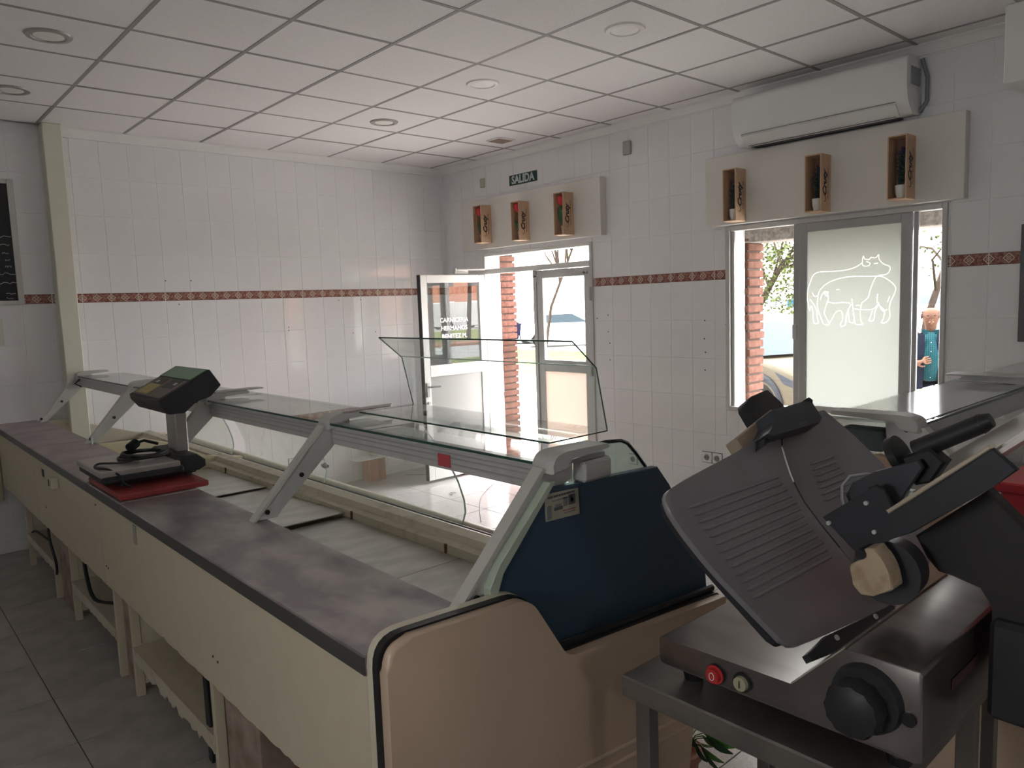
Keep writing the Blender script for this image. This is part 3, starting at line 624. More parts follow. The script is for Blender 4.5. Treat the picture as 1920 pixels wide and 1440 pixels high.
# swung-up front glass of the near bay
AP = [(1.465, 1.3435), (1.60, 1.344), (1.712, 1.3445), (1.719, 1.352), (1.669, 1.54), (1.66, 1.552), (1.568, 1.625)]
b = B(); b.strip(AP, .006, 1.50, 2.535, lambda a, c, h: Vector((a, h, c))); rg = b.obj('raised_glass', case_glass, dc, smooth=50); rg['label'] = 'bent front glass swung up above the near bay'
for (p, q) in ((AP[0], AP[2]), (AP[2], AP[4]), (AP[4], AP[6])):
    for yy in (1.4985, 2.5345):
        b = B(); b.tube([(p[0], yy, p[1]), (q[0], yy, q[1])], .0021, 6); b.obj('glass_edge', edge_m, rg)
b = B(); b.tube([(AP[6][0], 1.50, AP[6][1]), (AP[6][0], 2.535, AP[6][1])], .003, 6); b.obj('glass_edge', edge_m, rg)
b = B(); b.tube([(AP[0][0], 1.50, AP[0][1]), (AP[0][0], 2.535, AP[0][1])], .003, 6); b.obj('glass_edge', edge_m, rg)
b = B(); b.tube([(1.666, 1.50, 1.545), (1.666, 2.535, 1.545)], .0022, 6); b.obj('bend_highlight', edge_hi, rg)  # pale tube paints the highlight along the bend
# side glass and blue end panel
arc = [(1.375, 1.243), (1.50, 1.30), (1.567, 1.318), (1.66, 1.320), (1.757, 1.308), (1.80, 1.27), (1.846, 1.222)]
b = B(); b.prism([(1.30, 1.15), (1.40, 1.29), (1.50, 1.312), (1.66, 1.320), (1.757, 1.306), (1.80, 1.268), (1.85, 1.215), (1.90, 1.13)], 1.462, 1.468, lambda a, c, h: Vector((a, h, c))); sg = b.obj('side_glass', side_glass, dc)
b = B(); b.tube([(1.55, 1.462, 1.318), (1.66, 1.462, 1.322), (1.73, 1.462, 1.316), (1.762, 1.462, 1.303), (1.80, 1.462, 1.268), (1.848, 1.462, 1.216)], .006, 6); b.obj('rubber_edge', rubber, sg, smooth=True)
blue = [(1.375, 1.243), (1.846, 1.222), (1.905, 1.155), (1.955, 1.070), (2.02, .97), (2.07, .885), (2.098, .81), (2.105, .745), (1.46, .735), (1.24, .86), (1.175, .95), (1.170, 1.00), (1.195, 1.06)]
b = B(); b.prism(blue, 1.412, 1.440, XZ, .003, 1); bp = b.obj('end_panel', navy, dc)
b = B(); b.prism([(1.152, .98), (1.150, 1.03), (1.185, 1.085), (1.372, 1.262), (1.395, 1.262), (1.375, 1.243), (1.195, 1.06), (1.170, 1.00), (1.172, .98)], 1.405, 1.445, XZ, .002, 1); b.obj('panel_edge', mat('pale green edge profile', (.45, .52, .42), .4), bp)
for y_ in (0,):
    st = B(); st.prism([(1.352, 1.232), (1.482, 1.226), (1.487, 1.152), (1.357, 1.157)], 1.4085, 1.4112, XZ); sk = st.obj('service_sticker', mat('yellowed paper label', (.42, .40, .30), .6, col2=(.36, .35, .27), scale=30), dc)
    dk = mat('sticker print', (.09, .09, .10), .7); mid = mat('sticker grey print', (.20, .21, .22), .7)
    def sq(a0, a1, c0, c1, m):
        bb = B(); bb.box(1.352+a0*.13, 1.352+a1*.13, 1.4075, 1.4086, 1.155+c0*.074, 1.155+c1*.074); bb.obj('print', m, sk)
    sq(.06, .19, .08, .58, mid); sq(.70, .90, .42, .80, dk); sq(.27, .52, .34, .46, dk); sq(.30, .48, .46, .56, mid); sq(.54, .66, .42, .76, mid)
    sq(.76, .84, .52, .66, mat('sticker pale print', (.5, .5, .5), .6))
    for (a0, c0, L_, h_, m_) in ((.10, .84, .80, .075, dk), (.20, .70, .62, .05, mid), (.52, .24, .40, .03, mat('sticker red ink', (.35, .06, .05), .6)), (.56, .14, .34, .03, mid)):
        bb = B(); u_ = a0
        while u_ < a0+L_:
            w_ = random.uniform(.05, .16); w_ = min(w_, a0+L_-u_); bb.box(1.352+u_*.13, 1.352+(u_+w_)*.13, 1.4075, 1.4086, 1.155+c0*.074, 1.155+(c0+h_)*.074); u_ += w_+.02
        bb.obj('printed_line', m_, sk)
# moulded end cheek, three layers
cheek = [(.795, .64, .06), (.795, 1.032, .075), (1.225, 1.012, .05), (1.355, .812, .03), (2.10, .760, .02), (2.115, .735, .02), (2.06, .70, .03), (1.93, .45, .08), (1.86, .09, .02), (1.16, .09, .04), (1.08, .50, .08), (.84, .585, .06)]
def grow(P, d): 
    cx_ = 1.3; out = []
    for p in P: out.append(p)
    return out
outer = roundpoly(cheek, .03, 6)
def inset(P, d):
    out = []; n = len(P)
    for i in range(n):
        t = (Vector(P[(i+1) % n])-Vector(P[i-1])); t.normalize(); out.append((P[i][0]+t.y*d, P[i][1]-t.x*d))
    return out
b = B(); b.prism(inset(outer, .006), 1.335, 1.366, XZ, .012, 3); ck = b.obj('end_cheek', beige_panel, dc, smooth=50)
inner = [(a*.0+a, c) for a, c in outer]
b = B(); b.prism(inset(outer, .001), 1.366, 1.388, XZ); b.obj('rubber_bead', rubber, ck)
b = B(); b.prism(outer, 1.388, 1.4115, XZ, .003, 2); b.obj('inner_cheek', beige_edge, ck, smooth=50)
for zz in (.475, .435):
    b = B(); b.tube([(1.07, 1.337, zz+.035), (1.90, 1.337, zz-.045)], .0075, 8); b.obj('moulded_groove', beige_panel, ck, smooth=True)
b = B(); b.tube([(1.36, 1.39, .822), (1.37, 1.39, .812), (1.40, 1.39, .808), (2.10, 1.39, .768)], .011, 8); b.obj('rubber_bead', rubber, ck, smooth=True)
# far cheek by the back wall
far = roundpoly([(.795, .36, .05), (.795, 1.0, .05), (1.12, 1.0, .03), (1.12, .40, .05)], .04)
b = B(); b.prism([(.73, .44), (.73, .93), (.80, .955), (.80, .42), (.76, .40)], 6.62, 6.655, XZ, .008, 2); b.obj('end_cheek', mat('yellowish far cheek', (.52, .47, .30), .45), dc)
b = B(); b.tube([(.727, 6.61, .93), (.727, 6.61, .48), (.74, 6.61, .42)], .006); b.obj('rubber_bead', rubber, dc)
# cables hanging below the counter
def cable(pts, r, label, name='cable', m=rubber, group='loose black cables under the counter'):
    P = [Vector(p) for p in pts]; sm = []
    for i in range(len(P)-1):
        p0, p1, p2, p3 = P[max(i-1, 0)], P[i], P[i+1], P[min(i+2, len(P)-1)]
        for k in range(6):
            t = k/6; sm.append(.5*((2*p1)+(p2-p0)*t+(2*p0-5*p1+4*p2-p3)*t*t+(3*p1-p0-3*p2+p3)*t**3))
    sm.append(P[-1]); b = B(); b.tube(sm, r, 8); o = b.obj(name, m, None, smooth=True)
    if label: tag(o, label, 'cable', group)
    return o
cable([(.85, 5.30, .52), (.845, 5.29, .40), (.86, 5.25, .25), (.87, 5.32, .16)], .008, 'black cable hanging beside the wide concrete block')
cable([(.89, 4.62, .52), (.88, 4.55, .36), (.88, 4.40, .25), (.95, 4.25, .248)], .010, 'thick black cable drooping onto the middle shelf')
cable([(.875, 6.20, .20), (.90, 6.15, .256), (.93, 5.8, .256), (1.0, 5.4, .27)], .008, 'thin black cable lying along the farthest shelf')
b = B(); b.box(.868, .88, 2.70, 2.74, .10, .50, .003); tag(b.obj('black_bar', rubber), 'upright black bar leaning inside the ragged shelf', 'bar')

# --- short counter at the right --------------------------------------------------------------
d2 = thing('display_counter', 'second refrigerated counter behind the meat slicer, its glass top reflecting the window', 'display counter', (3.6, .95, 0))
U0, U1 = 1.43, 3.88
frame_post(T2, U0, d2, True); frame_post(T2, 2.72, d2, True); frame_post(T2, 3.80, d2)
rail_cap(T2, U0, d2, 1.66); rail_cap(T2, 2.72, d2, 1.66); rail_cap(T2, 3.80, d2, 1.66)
b = ubox(T2, U0+.04, 2.70, 1.40, 1.465, 1.215, 1.292, .004); b.obj('top_rail', alu_d, d2); b = ubox(T2, 2.78, 3.79, 1.40, 1.465, 1.215, 1.292, .004); b.obj('top_rail', alu_d, d2)
for a, c in ((U0+.01, 2.71), (2.74, 3.85)):
    top_glass(T2, a, c, d2, 1.72)
    b = B(); b.strip(FG, .006, a, c, lambda p, q, h: T2(h, p, q)); b.obj('front_glass', case_glass, d2, smooth=60)
    b = ubox(T2, a, c, 1.40, 1.70, 1.3075, 1.3095, 0); b.obj('top_reflection_film', mat('pale film painting the window reflection', (.42, .43, .44), .12, spec=.7), d2)  # pale film puts the window's reflection on the glass top into colour
b = ubox(T2, 2.66, 2.80, 1.40, 1.72, 1.34, 1.346, .001); b.obj('joint_cover', grey_pl, d2)
b = B(); b.prism([(1.16, .10), (1.16, .70), (2.04, .70), (2.12, .66), (2.15, .60), (1.95, .42), (1.90, .10)], U0, U1, lambda a, c, h: T2(h, a, c)); b.obj('insulated_body', beige_edge, d2)
well(T2, U0, U1, d2, deck_m, [(U0, 2.70, D, D), (2.70, U1, D, D)])
b = ubox(T2, U0-.02, U1, .79, 1.112, .93, .98, .003); b.obj('worktop', worktop_m, d2)
b = ubox(T2, U0, U1, .80, .815, .53, .93, .002); b.obj('front_sheet', cream, d2)
b = ubox(T2, U0+.05, U1, .9, 1.88, 0, .10, 0); b.obj('plinth', rubber, d2)
b = B(); b.prism([(1.152, .90), (1.30, 1.15), (1.50, 1.20), (1.90, 1.12), (2.07, .85), (2.1, .6), (1.9, .1), (.9, .1), (.82, .9)], U0-.03, U0, lambda a, c, h: T2(h, a, c), .003, 1); b.obj('end_panel', beige_panel, d2)
b = ubox(T2, U0+.01, U0+.08, 1.50, 1.64, 1.20, 1.275, .006); b.obj('lamp_housing', mat('dark green grey housing', (.10, .13, .13), .5), d2)

# ================================================================ THINGS ON THE WORKTOP
rb = thing('chopping_board', 'red plastic chopping board lying across the worktop under the scale', 'chopping board', (1.0, 3.62, .98))
b = B(); b.box(.80, 1.165, 3.365, 3.895, .9805, 1.006, .005); b.obj('board', red_pl, rb)
b = B(); b.box(1.13, 1.168, 3.38, 3.41, .9805, .986, .002); b.obj('foot', white_pl, rb)
sc = thing('weighing_scale', 'black shop weighing scale with steel plate and tilted display head on a column', 'scale', (1.0, 3.7, 1.006))
b = B(); b.box(.765, 1.10, 3.47, 3.89, 1.035, 1.072, .01); b.prism([(1.06, 1.03), (1.06, 1.085), (1.10, 1.105), (1.17, 1.105), (1.205, 1.075), (1.205, 1.045), (1.17, 1.03)], 3.50, 3.90, XZ, .006, 2); b.box(.83, 1.17, 3.53, 3.84, 1.018, 1.04, .004); b.obj('base', black_pl, sc)
b = B(); b.box(.758, 1.085, 3.475, 3.89, 1.066, 1.092, .004); b.obj('weighing_plate', mat('dull warm steel plate', (.46, .42, .40), .35, .6, var=.12, scale=9), sc)
for (x, y) in ((.86, 3.56), (.86, 3.82), (1.14, 3.55), (1.14, 3.84)):
    b = B(); add_cyl(b, (x, y, 1.006), (x, y, 1.035), .016, 12); b.obj('foot', rubber, sc)
b = B(); b.box(1.13, 1.185, 3.65, 3.785, 1.09, 1.33, .006); b.obj('column', mat('brushed scale column', (.42, .39, .37), .35, .6), sc)
hd = roundpoly([(1.022, 1.368, .004), (1.255, 1.487, .006), (1.303, 1.41, .006), (1.25, 1.362, .004), (1.185, 1.345, .01), (1.13, 1.300, .006), (1.06, 1.300, .006), (1.026, 1.345, .004)], .005, 2)
b = B(); b.prism(hd, 3.50, 3.95, XZ, .005, 2); h_ = b.obj('display_head', black_pl, sc)
hu = Vector((.233, 0, .119)).normalized(); hn = Vector((-hu.z, 0, hu.x))
def hp(s0, s1, y0, y1, t, m, nm):
    o = Vector((1.022, 0, 1.368)); bb = B()
    vs = bb.box(s0, s1, y0, y1, 0, t, .0008)
    for v in bb.bm.verts: v.co = o+hu*v.co.x+hn*v.co.z+Vector((0, v.co.y, 0))
    return bb.obj(nm, m, h_)
hp(.012, .155, 3.52, 3.93, .003, mat('brown keypad plate', (.16, .12, .105), .5), 'keypad_plate')
hp(.165, .255, 3.51, 3.94, .004, mat('green display window', (.05, .17, .07), .3), 'display_window')
hp(.022, .10, 3.74, 3.90, .0045, mat('yellow keypad label', (.42, .36, .16), .5), 'keypad_label')
for i in range(4):
    for j in range(3):
        hp(.03+.019*j, .044+.019*j, 3.755+.034*i, 3.78+.034*i, .0065, mat('ochre key', (.50, .40, .17), .5), 'key')
hp(.105, .15, 3.75, 3.86, .0045, mat('dark key block', (.05, .045, .045), .5), 'key_block'); hp(.085, .15, 3.56, 3.70, .0045, mat('dark key block', (.05, .045, .045), .5), 'key_block')
hp(.11, .128, 3.57, 3.60, .0065, grey_pl, 'key'); hp(.11, .128, 3.82, 3.85, .0065, grey_pl, 'key')
coil = []
for k in range(60):
    a = k*.31; r = .085+.012*math.sin(a*.37); coil.append((.995+r*math.cos(a)*1.1, 3.70+r*1.25*math.sin(a), 1.099+.022*(k/60)+.004*math.sin(a*1.7)))
pc = thing('power_cord', 'coiled black power cord with plug lying on the scale plate', 'cord', (.99, 3.7, 1.092))
b = B(); b.tube(coil, .006, 6); b.obj('coil', rubber, pc, smooth=True)
tail = [coil[0], (.98, 3.62, 1.11), (.88, 3.60, 1.10), (.80, 3.66, 1.10), (.77, 3.60, 1.095), (.80, 3.52, 1.095), (.83, 3.462, 1.07), (.84, 3.455, 1.04), (.87, 3.45, 1.018)]
o = cable(tail, .005, None, 'loose_end'); 
o.parent = pc; o.location = WO[o.name]-WO[pc.name]
b = B(); add_cyl(b, (.955, 3.76, 1.135), (.99, 3.79, 1.15), .022, 14); b.tube([(.985, 3.785, 1.148), (1.03, 3.80, 1.155), (1.09, 3.80, 1.13)], .007); b.obj('plug', rubber, pc)

# ================================================================ ON THE WALLS
text_dark = ink
def board_panel(y0, y1, z0, z1, x0, label):
    b = B(); b.box(x0, WB-.0005, y0, y1, z0, z1, .003); return tag(b.obj('display_board', mat('white melamine board', (.76, .73, .69), .5, var=.02)), label, 'wall board', 'white boards above the openings')
board_panel(4.36, 6.285, 2.296, 2.79, 4.955, 'white board above the open door carrying three boxes with red tulips')
board_panel(1.56, 3.31, 2.257, 2.758, 4.955, 'long white board above the window carrying three boxes with dark plants')
red_fl = mat('red tulip petal', (.70, .04, .06), .5); leaf_g = mat('dark green leaf', (.03, .13, .045), .5, var=.3, scale=30); teal_g = mat('blue green foliage', (.02, .055, .05), .6, var=.3, scale=30); purp = mat('purple lavender flower', (.07, .045, .12), .7)
pot_w = mat('white plastic pot', (.80, .79, .76), .4); pot_k = mat('pale pink pot', (.52, .37, .33), .5)
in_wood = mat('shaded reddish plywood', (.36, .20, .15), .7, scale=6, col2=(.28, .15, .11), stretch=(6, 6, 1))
def wine_box(y0, y1, z0, z1, label, group):
    r = thing('wooden_box', label, 'wall box', (4.886, (y0+y1)/2, z0), group); t = .008; xf, xb = 4.82, 4.955
    for nm, bx_ in (('side_board', (xf, xb, y0, y0+t, z0, z1)), ('side_board', (xf, xb, y1-t, y1, z0, z1)), ('top_board', (xf, xb, y0+t, y1-t, z1-t, z1)), ('bottom_board', (xf, xb, y0+t, y1-t, z0, z0+t))):
        b = B(); b.box(*bx_, .001); o = b.obj(nm, wood_m, r)
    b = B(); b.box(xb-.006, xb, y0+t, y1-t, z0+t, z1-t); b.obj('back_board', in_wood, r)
    text('lettering', 'Cruty', .068, ink, frame_M(((xf+xb)/2-.015, y0-.0004, (z0+z1)/2-.005), (0, 0, 1), (-1, 0, 0)), r, bold=.003, shear=.3)
    b = B(); zz = (z0+z1)/2-.10
    while zz < (z0+z1)/2+.10:
        L = random.uniform(.012, .03); b.box((xf+xb)/2+.023, (xf+xb)/2+.028, y0-.0008, y0-.0003, zz, zz+L); zz += L+.006
    b.obj('small_print', ink, r)
    b = B(); cu = [((xf+xb)/2-.02+.018*math.sin(t_), y0-.001, (z0+z1)/2-.10+.02*math.cos(t_)) for t_ in [k*.5 for k in range(8)]]; b.tube(cu, .002, 5); b.obj('swash', ink, r)
    return r
DB = [(5.798, 5.922, 2.347, 2.712, 'leftmost wooden box on the board above the door'), (5.246, 5.358, 2.325, 2.685, 'middle wooden box on the board above the door'), (4.673, 4.791, 2.323, 2.693, 'wooden box above the door nearest the window')]
WX = [(2.973, 3.080, 2.269, 2.635, 'wooden box at the door end of the board above the window'), (2.352, 2.464, 2.265, 2.632, 'middle wooden box on the board above the window'), (1.829, 1.942, 2.281, 2.657, 'rightmost wooden box on the board above the window')]
def leafblade(b, p, d, w, n=6):
    p = Vector(p); d = Vector(d); side = d.cross(Vector((1, 0, .3))).normalized(); prev = None
    for i in range(n+1):
        t = i/n; c = p+d*t+Vector((-.012*math.sin(t*3), 0, 0)); ww = w*math.sin(math.pi*min(max(t, .05), .97))**.8
        cur = (b.bm.verts.new(c-side*ww), b.bm.verts.new(c+side*ww))
        if prev: b.bm.faces.new((prev[0], prev[1], cur[1], cur[0]))
        prev = cur
for k, (y0, y1, z0, z1, lab) in enumerate(DB):
    wine_box(y0, y1, z0, z1, lab, 'wooden boxes above the door'); yc = (y0+y1)/2-.003; zb = z0+.008
    t = thing('potted_tulip', ('red tulip in a small pale pot inside the leftmost box above the door', 'red tulip with one thin leaf inside the middle box above the door', 'red tulip with broad green leaves inside the box above the door nearest the window')[k], 'plant', (4.88, yc, zb), 'tulips above the door')
    b = B(); b.lathe([(.020, 0), (.028, .075), (.024, .075), (.02, .06)], Matrix.Translation((4.885, yc, zb))); b.obj('pot', pot_k, t, smooth=40)
    b = B(); b.tube([(4.885, yc, zb+.06), (4.88, yc+.005, zb+.18), (4.875, yc+.012, zb+.27)], .003, 6); b.obj('stem', leaf_g, t)
    b = B(); b.lathe([(.006, 0), (.030, .02), (.036, .045), (.033, .07), (.02, .085)], Matrix.Translation((4.872, yc+.014, zb+.255)), 12); b.obj('flower', red_fl, t, smooth=True)
    for (dy, h, w) in (((.03, .16, .010), (-.02, .12, .008)), ((.038, .15, .008), (-.01, .10, .012)), ((.035, .17, .014), (-.02, .16, .014), (.01, .19, .016)))[k]:
        b = B(); leafblade(b, (4.87, yc, zb+.07), (-.02, dy, h), w); b.obj('leaf', leaf_g, t, recalc=False)
for k, (y0, y1, z0, z1, lab) in enumerate(WX):
    wine_box(y0, y1, z0, z1, lab, 'wooden boxes above the window'); yc = (y0+y1)/2-.006; zb = z0+.008
    t = thing('potted_lavender', ('dark lavender in a white pot in the box at the door end above the window', 'dark lavender in a white pot inside the middle box above the window', 'purple lavender in a larger white pot inside the rightmost box above the window')[k], 'plant', (4.88, yc, zb), 'potted lavender above the window')
    b = B(); b.lathe([(.022, 0), (.031, .035), (.034, .078), (.030, .078), (.026, .06)], Matrix.Translation((4.875, yc, zb))); b.obj('pot', pot_w, t, smooth=40)
    for q in range(16):
        b = B(); a = random.uniform(0, 6.28); r_ = random.uniform(.004, .03); hh = random.uniform(.10, .235); x, y = 4.885+.8*r_*math.cos(a), yc+r_*math.sin(a)
        b.tube([(4.88, yc, zb+.06), ((4.88+x)/2, (yc+y)/2, zb+.06+hh*.5), (x, y, zb+.06+hh)], .0018, 5)
        for g in range(9):
            f = g/9; px, py, pz = 4.88+(x-4.88)*f, yc+(y-yc)*f, zb+.06+hh*f; aa = random.uniform(0, 6.28)
            leafblade(b, (px, py, pz), (.014*math.cos(aa), .018*math.sin(aa), .022), .0045, 3)
        o = b.obj('foliage', teal_g, t, recalc=False); 
        b = B(); b.ball((x, y, zb+.06+hh), .0075, 1, (1, 1, 2.4)); b.obj('flower', purp, t)
# exit sign
es = thing('exit_sign', 'dark green exit sign reading SALIDA above the door board', 'sign', (WB, 5.395, 2.885))
b = B(); b.box(WB-.006, WB, 5.20, 5.59, 2.878, 2.975, .001); b.obj('plate', mat('dark green sign plate', (.016, .06, .045), .4), es)
text('lettering', 'SALIDA', .105, mat('pale sign lettering', (.62, .68, .66), .5), frame_M((WB-.007, 5.395, 2.924), (0, -1, 0), (0, 0, 1)), es, bold=.003, sx=.92)
b = B(); b.box(WB-.012, WB, 5.965, 6.035, 2.92, 3.01, .003); tag(b.obj('blank_switch_plate', mat('yellowed switch plate', (.48, .45, .33), .6)), 'small yellowed blank plate high on the wall left of the exit sign', 'switch plate')
b = B(); b.box(WB-.03, WB, 4.065, 4.145, 2.93, 3.04, .006); tag(b.obj('sensor_box', mat('grey sensor box', (.45, .44, .44), .6)), 'small grey box high on the wall between door board and air conditioner', 'sensor')
def socket(y, z, label, x=WB, back=False):
    r = thing('wall_socket', label, 'socket', (x, y, z-.042), 'wall sockets')
    def TT(a, h, c): return Vector((x-h, y+a, z+c)) if not back else Vector((y+a, x-h, z+c))
    b = B(); b.box(-.042, .042, 0, .01, -.042, .042, .003); 
    for v in b.bm.verts: v.co = TT(*v.co)
    p = b.obj('plate', white_pl, r)
    b = B(); b.box(-.046, .046, 0, .004, -.046, .046, .001)
    for v in b.bm.verts: v.co = TT(*v.co)
    b.obj('rim', mat('dark socket rim', (.10, .10, .10), .5), r)
    b = B(); add_cyl(b, TT(0, .010, 0), TT(0, .0125, 0), .024, 18); b.obj('cup', mat('grey socket cup', (.22, .22, .22), .5), r)
    for s_ in (-.009, .009):
        b = B(); add_cyl(b, TT(s_, .012, 0), TT(s_, .0135, 0), .0035, 8); b.obj('pin_hole', rubber, r)
socket(3.362, .475, 'left one of the two adjoining wall sockets below the window')
socket(3.270, .475, 'right one of the two adjoining wall sockets below the window')
socket(4.11, .36, 'single wall socket seen through the side glass of the long counter')
socket(3.11, .30, 'single wall socket low on the back wall, seen through the counter glass', WA, True)
# holes left in the tiles
hm = mat('dark drill hole', (.03, .03, .03), .8)
hs = []
for (px, py) in [(1147, 606), (1145, 639), (1148, 663), (1148, 697), (1319, 605), (1318, 641), (1320, 669), (1319, 705), (1388, 784)]:
    hs.append((px, py))
b = B()
for (y, z) in [(4.363, 1.607), (4.366, 1.462), (4.350, 1.362), (4.350, 1.214), (3.377, 1.553), (3.382, 1.412), (3.372, 1.306), (3.377, 1.167), (3.01, .80), (4.49, 1.58), (3.19, 1.52)]:
    add_cyl(b, (WB+.002, y, z), (WB-.0008, y, z), .006, 8)
for (x, z) in [(2.09, 2.03), (2.30, 2.03), (2.185, 1.83), (3.16, 1.59), (3.16, 1.56), (3.70, 1.83), (3.95, 1.83), (3.84, 1.5), (4.1, 1.5)]:
    add_cyl(b, (x, WA+.002, z), (x, WA-.0008, z), .005, 8)
b.obj('drill_holes', hm, wall_right)['kind'] = 'stuff'
# blackboards
mb = thing('chalkboard', 'black menu chalkboard in an aluminium frame at the left edge of the back wall', 'chalkboard', (.75, WA-.02, 1.86))
b = B(); b.box(.25, 1.03, WA-.014, WA-.001, 1.88, 2.755); b.obj('board', mat('black chalkboard surface', (.008, .009, .011), .5), mb)
for nm, q in (('frame_bar', (1.025, 1.065, 1.86, 2.78)), ('frame_bar', (.22, .26, 1.86, 2.78)), ('frame_bar', (.26, 1.025, 1.86, 1.89)), ('frame_bar', (.26, 1.025, 2.745, 2.78))):
    b = B(); b.box(q[0], q[1], WA-.024, WA-.001, q[2], q[3], .003); b.obj(nm, alu, mb)
chalk = mat('chalk', (.5, .52, .55), .9)
for k, (x, z, L) in enumerate([(.97, 2.36, .05), (.965, 2.30, .04), (.975, 2.24, .02), (.985, 2.19, .015), (.985, 2.14, .02), (.975, 2.09, .06), (.965, 2.02, .07), (.985, 1.94, .03), (.975, 1.91, .02)]):
    b = B(); pts = [(x-L+2*L*i/8, WA-.0148, z+random.uniform(-.008, .008)) for i in range(9)]; b.tube(pts, .0022, 5); b.obj('chalk_writing', chalk, mb)
b = B(); b.box(.80, .915, WA-.006, WA-.0005, 1.56, 1.76, .001); tag(b.obj('paper_notice', mat('pale paper', (.70, .70, .64), .7)), 'pale paper notice below the chalkboard at the left edge', 'paper')
nb = thing('notice_board', 'dark framed board cut off by the right edge of the photo', 'board', (WB, 1.0, 1.42))
b = B(); b.box(WB-.02, WB-.001, .72, 1.262, 1.44, 2.06); b.obj('board', mat('dark slate board', (.02, .02, .024), .6), nb)
for q in ((1.24, 1.28, 1.42, 2.08), (.70, .74, 1.42, 2.08), (.74, 1.24, 1.42, 1.455), (.74, 1.24, 2.045, 2.08)):
    b = B(); b.box(WB-.03, WB-.001, q[0], q[1], q[2], q[3], .003); b.obj('frame_bar', mat('dark grey frame', (.13, .13, .14), .5), nb)
# air conditioner
ac = thing('air_conditioner', 'white wall-mounted split air conditioner above the window board', 'air conditioner', (4.93, 2.4, 2.77))
acp = roundpoly([(5.028, 2.79, .02), (4.90, 2.775, .03), (4.825, 2.84, .04), (4.80, 2.92, .03), (4.80, 3.09, .03), (4.84, 3.115, .02), (5.028, 3.115, 0)], .02, 4)
acw = mat('white air conditioner plastic', (.80, .80, .79), .3, var=.02)
b = B(); b.prism(acp, 1.83, 2.99, XZ, .008, 2); b.obj('casing', acw, ac, smooth=40)
b = B(); b.prism([(4.905, 2.778), (4.828, 2.842), (4.835, 2.862), (4.9, 2.82)], 1.90, 2.93, lambda a, c, h: Vector((a-.008, h, c-.006)), .002, 1); b.obj('louvre_flap', acw, ac)
b = B(); b.prism([(4.99, 2.776), (4.905, 2.772), (4.91, 2.782), (4.99, 2.786)], 1.92, 2.90, lambda a, c, h: Vector((a, h, c-.004))); b.obj('air_outlet', mat('dark outlet', (.10, .10, .11), .6), ac)
for q in ((1.895, 1.899, 2.84, 2.842),):
    b = B(); b.tube([(4.818, 1.9, 2.850), (4.818, 2.93, 2.850)], .0022, 5); b.tube([(4.885, 1.92, 2.777), (4.885, 2.91, 2.777)], .003, 5); b.obj('panel_seam', mat('grey seam', (.2, .2, .2), .6), ac)
b = B(); b.box(4.86, 4.99, 1.823, 1.832, 2.95, 3.05, .002); b.obj('side_grille', mat('grey side grille', (.30, .30, .32), .5), ac)
b = B(); b.tube([(5.0, 1.82, 3.11), (5.0, 1.79, 3.0), (5.0, 1.79, 2.86), (5.0, 1.83, 2.80)], .012); b.obj('drain_hose', mat('grey hose', (.22, .23, .25), .5), ac, smooth=True)
# ceiling lights and vent
lamp_m = mat('frosted lamp diffuser', (.86, .84, .80), .5); lamp_w = mat('whiter lamp diffuser', (.90, .88, .86), .4)  # two of the diffusers get a whiter base colour
ring_g = mat('silver lamp ring', (.40, .38, .36), .4, .3); ring_w = mat('white lamp ring', (.82, .80, .78), .4)
LT = [(.955, 4.571, ring_g, 'round recessed ceiling light at the top left corner, silver ring'), (.962, 5.757, ring_g, 'round recessed ceiling light cut off by the left edge, near the column'), (3.34, 2.733, ring_w, 'round recessed ceiling light nearest the air conditioner, white rim'), (3.347, 3.953, ring_w, 'round recessed ceiling light in the middle of its row, brightest white'), (3.365, 5.196, ring_g, 'round recessed ceiling light above the exit door side, silver ring')]
LT += [(.96, 3.35, ring_g, None), (.96, 2.1, ring_g, None)]
l0 = None
for (x, y, rm, lab) in LT:
    if lab is None: continue
    r = thing('ceiling_light', lab, 'ceiling light', (x, y, H-.012), 'recessed round ceiling lights')
    Mx = Matrix.Translation((x, y, H-.012))
    b = B(); b.lathe([(.078, .002), (.082, -.003), (.105, -.001), (.112, .009)], Mx, 40); b.obj('ring', rm, r, smooth=True)
    b = B(); b.lathe([(.0, -.001), (.05, -.0005), (.079, .003)], Mx, 40); b.obj('diffuser', lamp_w if rm is ring_w else lamp_m, r, smooth=True)
vt = thing('ceiling_vent', 'small brownish ceiling air vent near the exit sign', 'vent', (4.59, 5.2, H-.012))
b = B(); b.box(4.49, 4.69, 5.11, 5.29, H-.012, H-.004, .003); b.obj('frame', ceil_m, vt)
for k in range(6):
    b = B(); b.box(4.505+.029*k, 4.522+.029*k, 5.125, 5.275, H-.016, H-.011, .001, None); b.obj('slat', mat('brown vent slat', (.34, .24, .20), .6), vt)

# ================================================================ ON THE FLOOR OF THE SHOP
wbx = thing('wooden_block_stand', 'small reddish wooden box stand against the back wall', 'stand', (3.93, 6.58, 0))
rw = mat('reddish wood', (.50, .21, .12), .55, scale=5, col2=(.40, .15, .08), stretch=(5, 5, 1))
b = B(); b.box(3.84, 3.945, 6.52, 6.665, 0, .232, .003); b.obj('side', rw, wbx)
b = B(); b.box(3.95, 4.03, 6.52, 6.665, 0, .232, .003); b.obj('side', rw, wbx)
b = B(); b.box(3.69, 4.13, 6.49, 6.672, .2325, .245, .003); tag(b.obj('white_shelf_board', white_pl), 'thin white board lying on the reddish wooden stand', 'board')
cn = thing('tin_can', 'small beige tin on the white board by the back wall', 'tin', (3.95, 6.6, .245))
b = B(); b.lathe([(.045, 0), (.045, .06)], Matrix.Translation((3.95, 6.6, .2455))); b.obj('body', mat('beige tin', (.55, .50, .38), .4), cn, smooth=40)
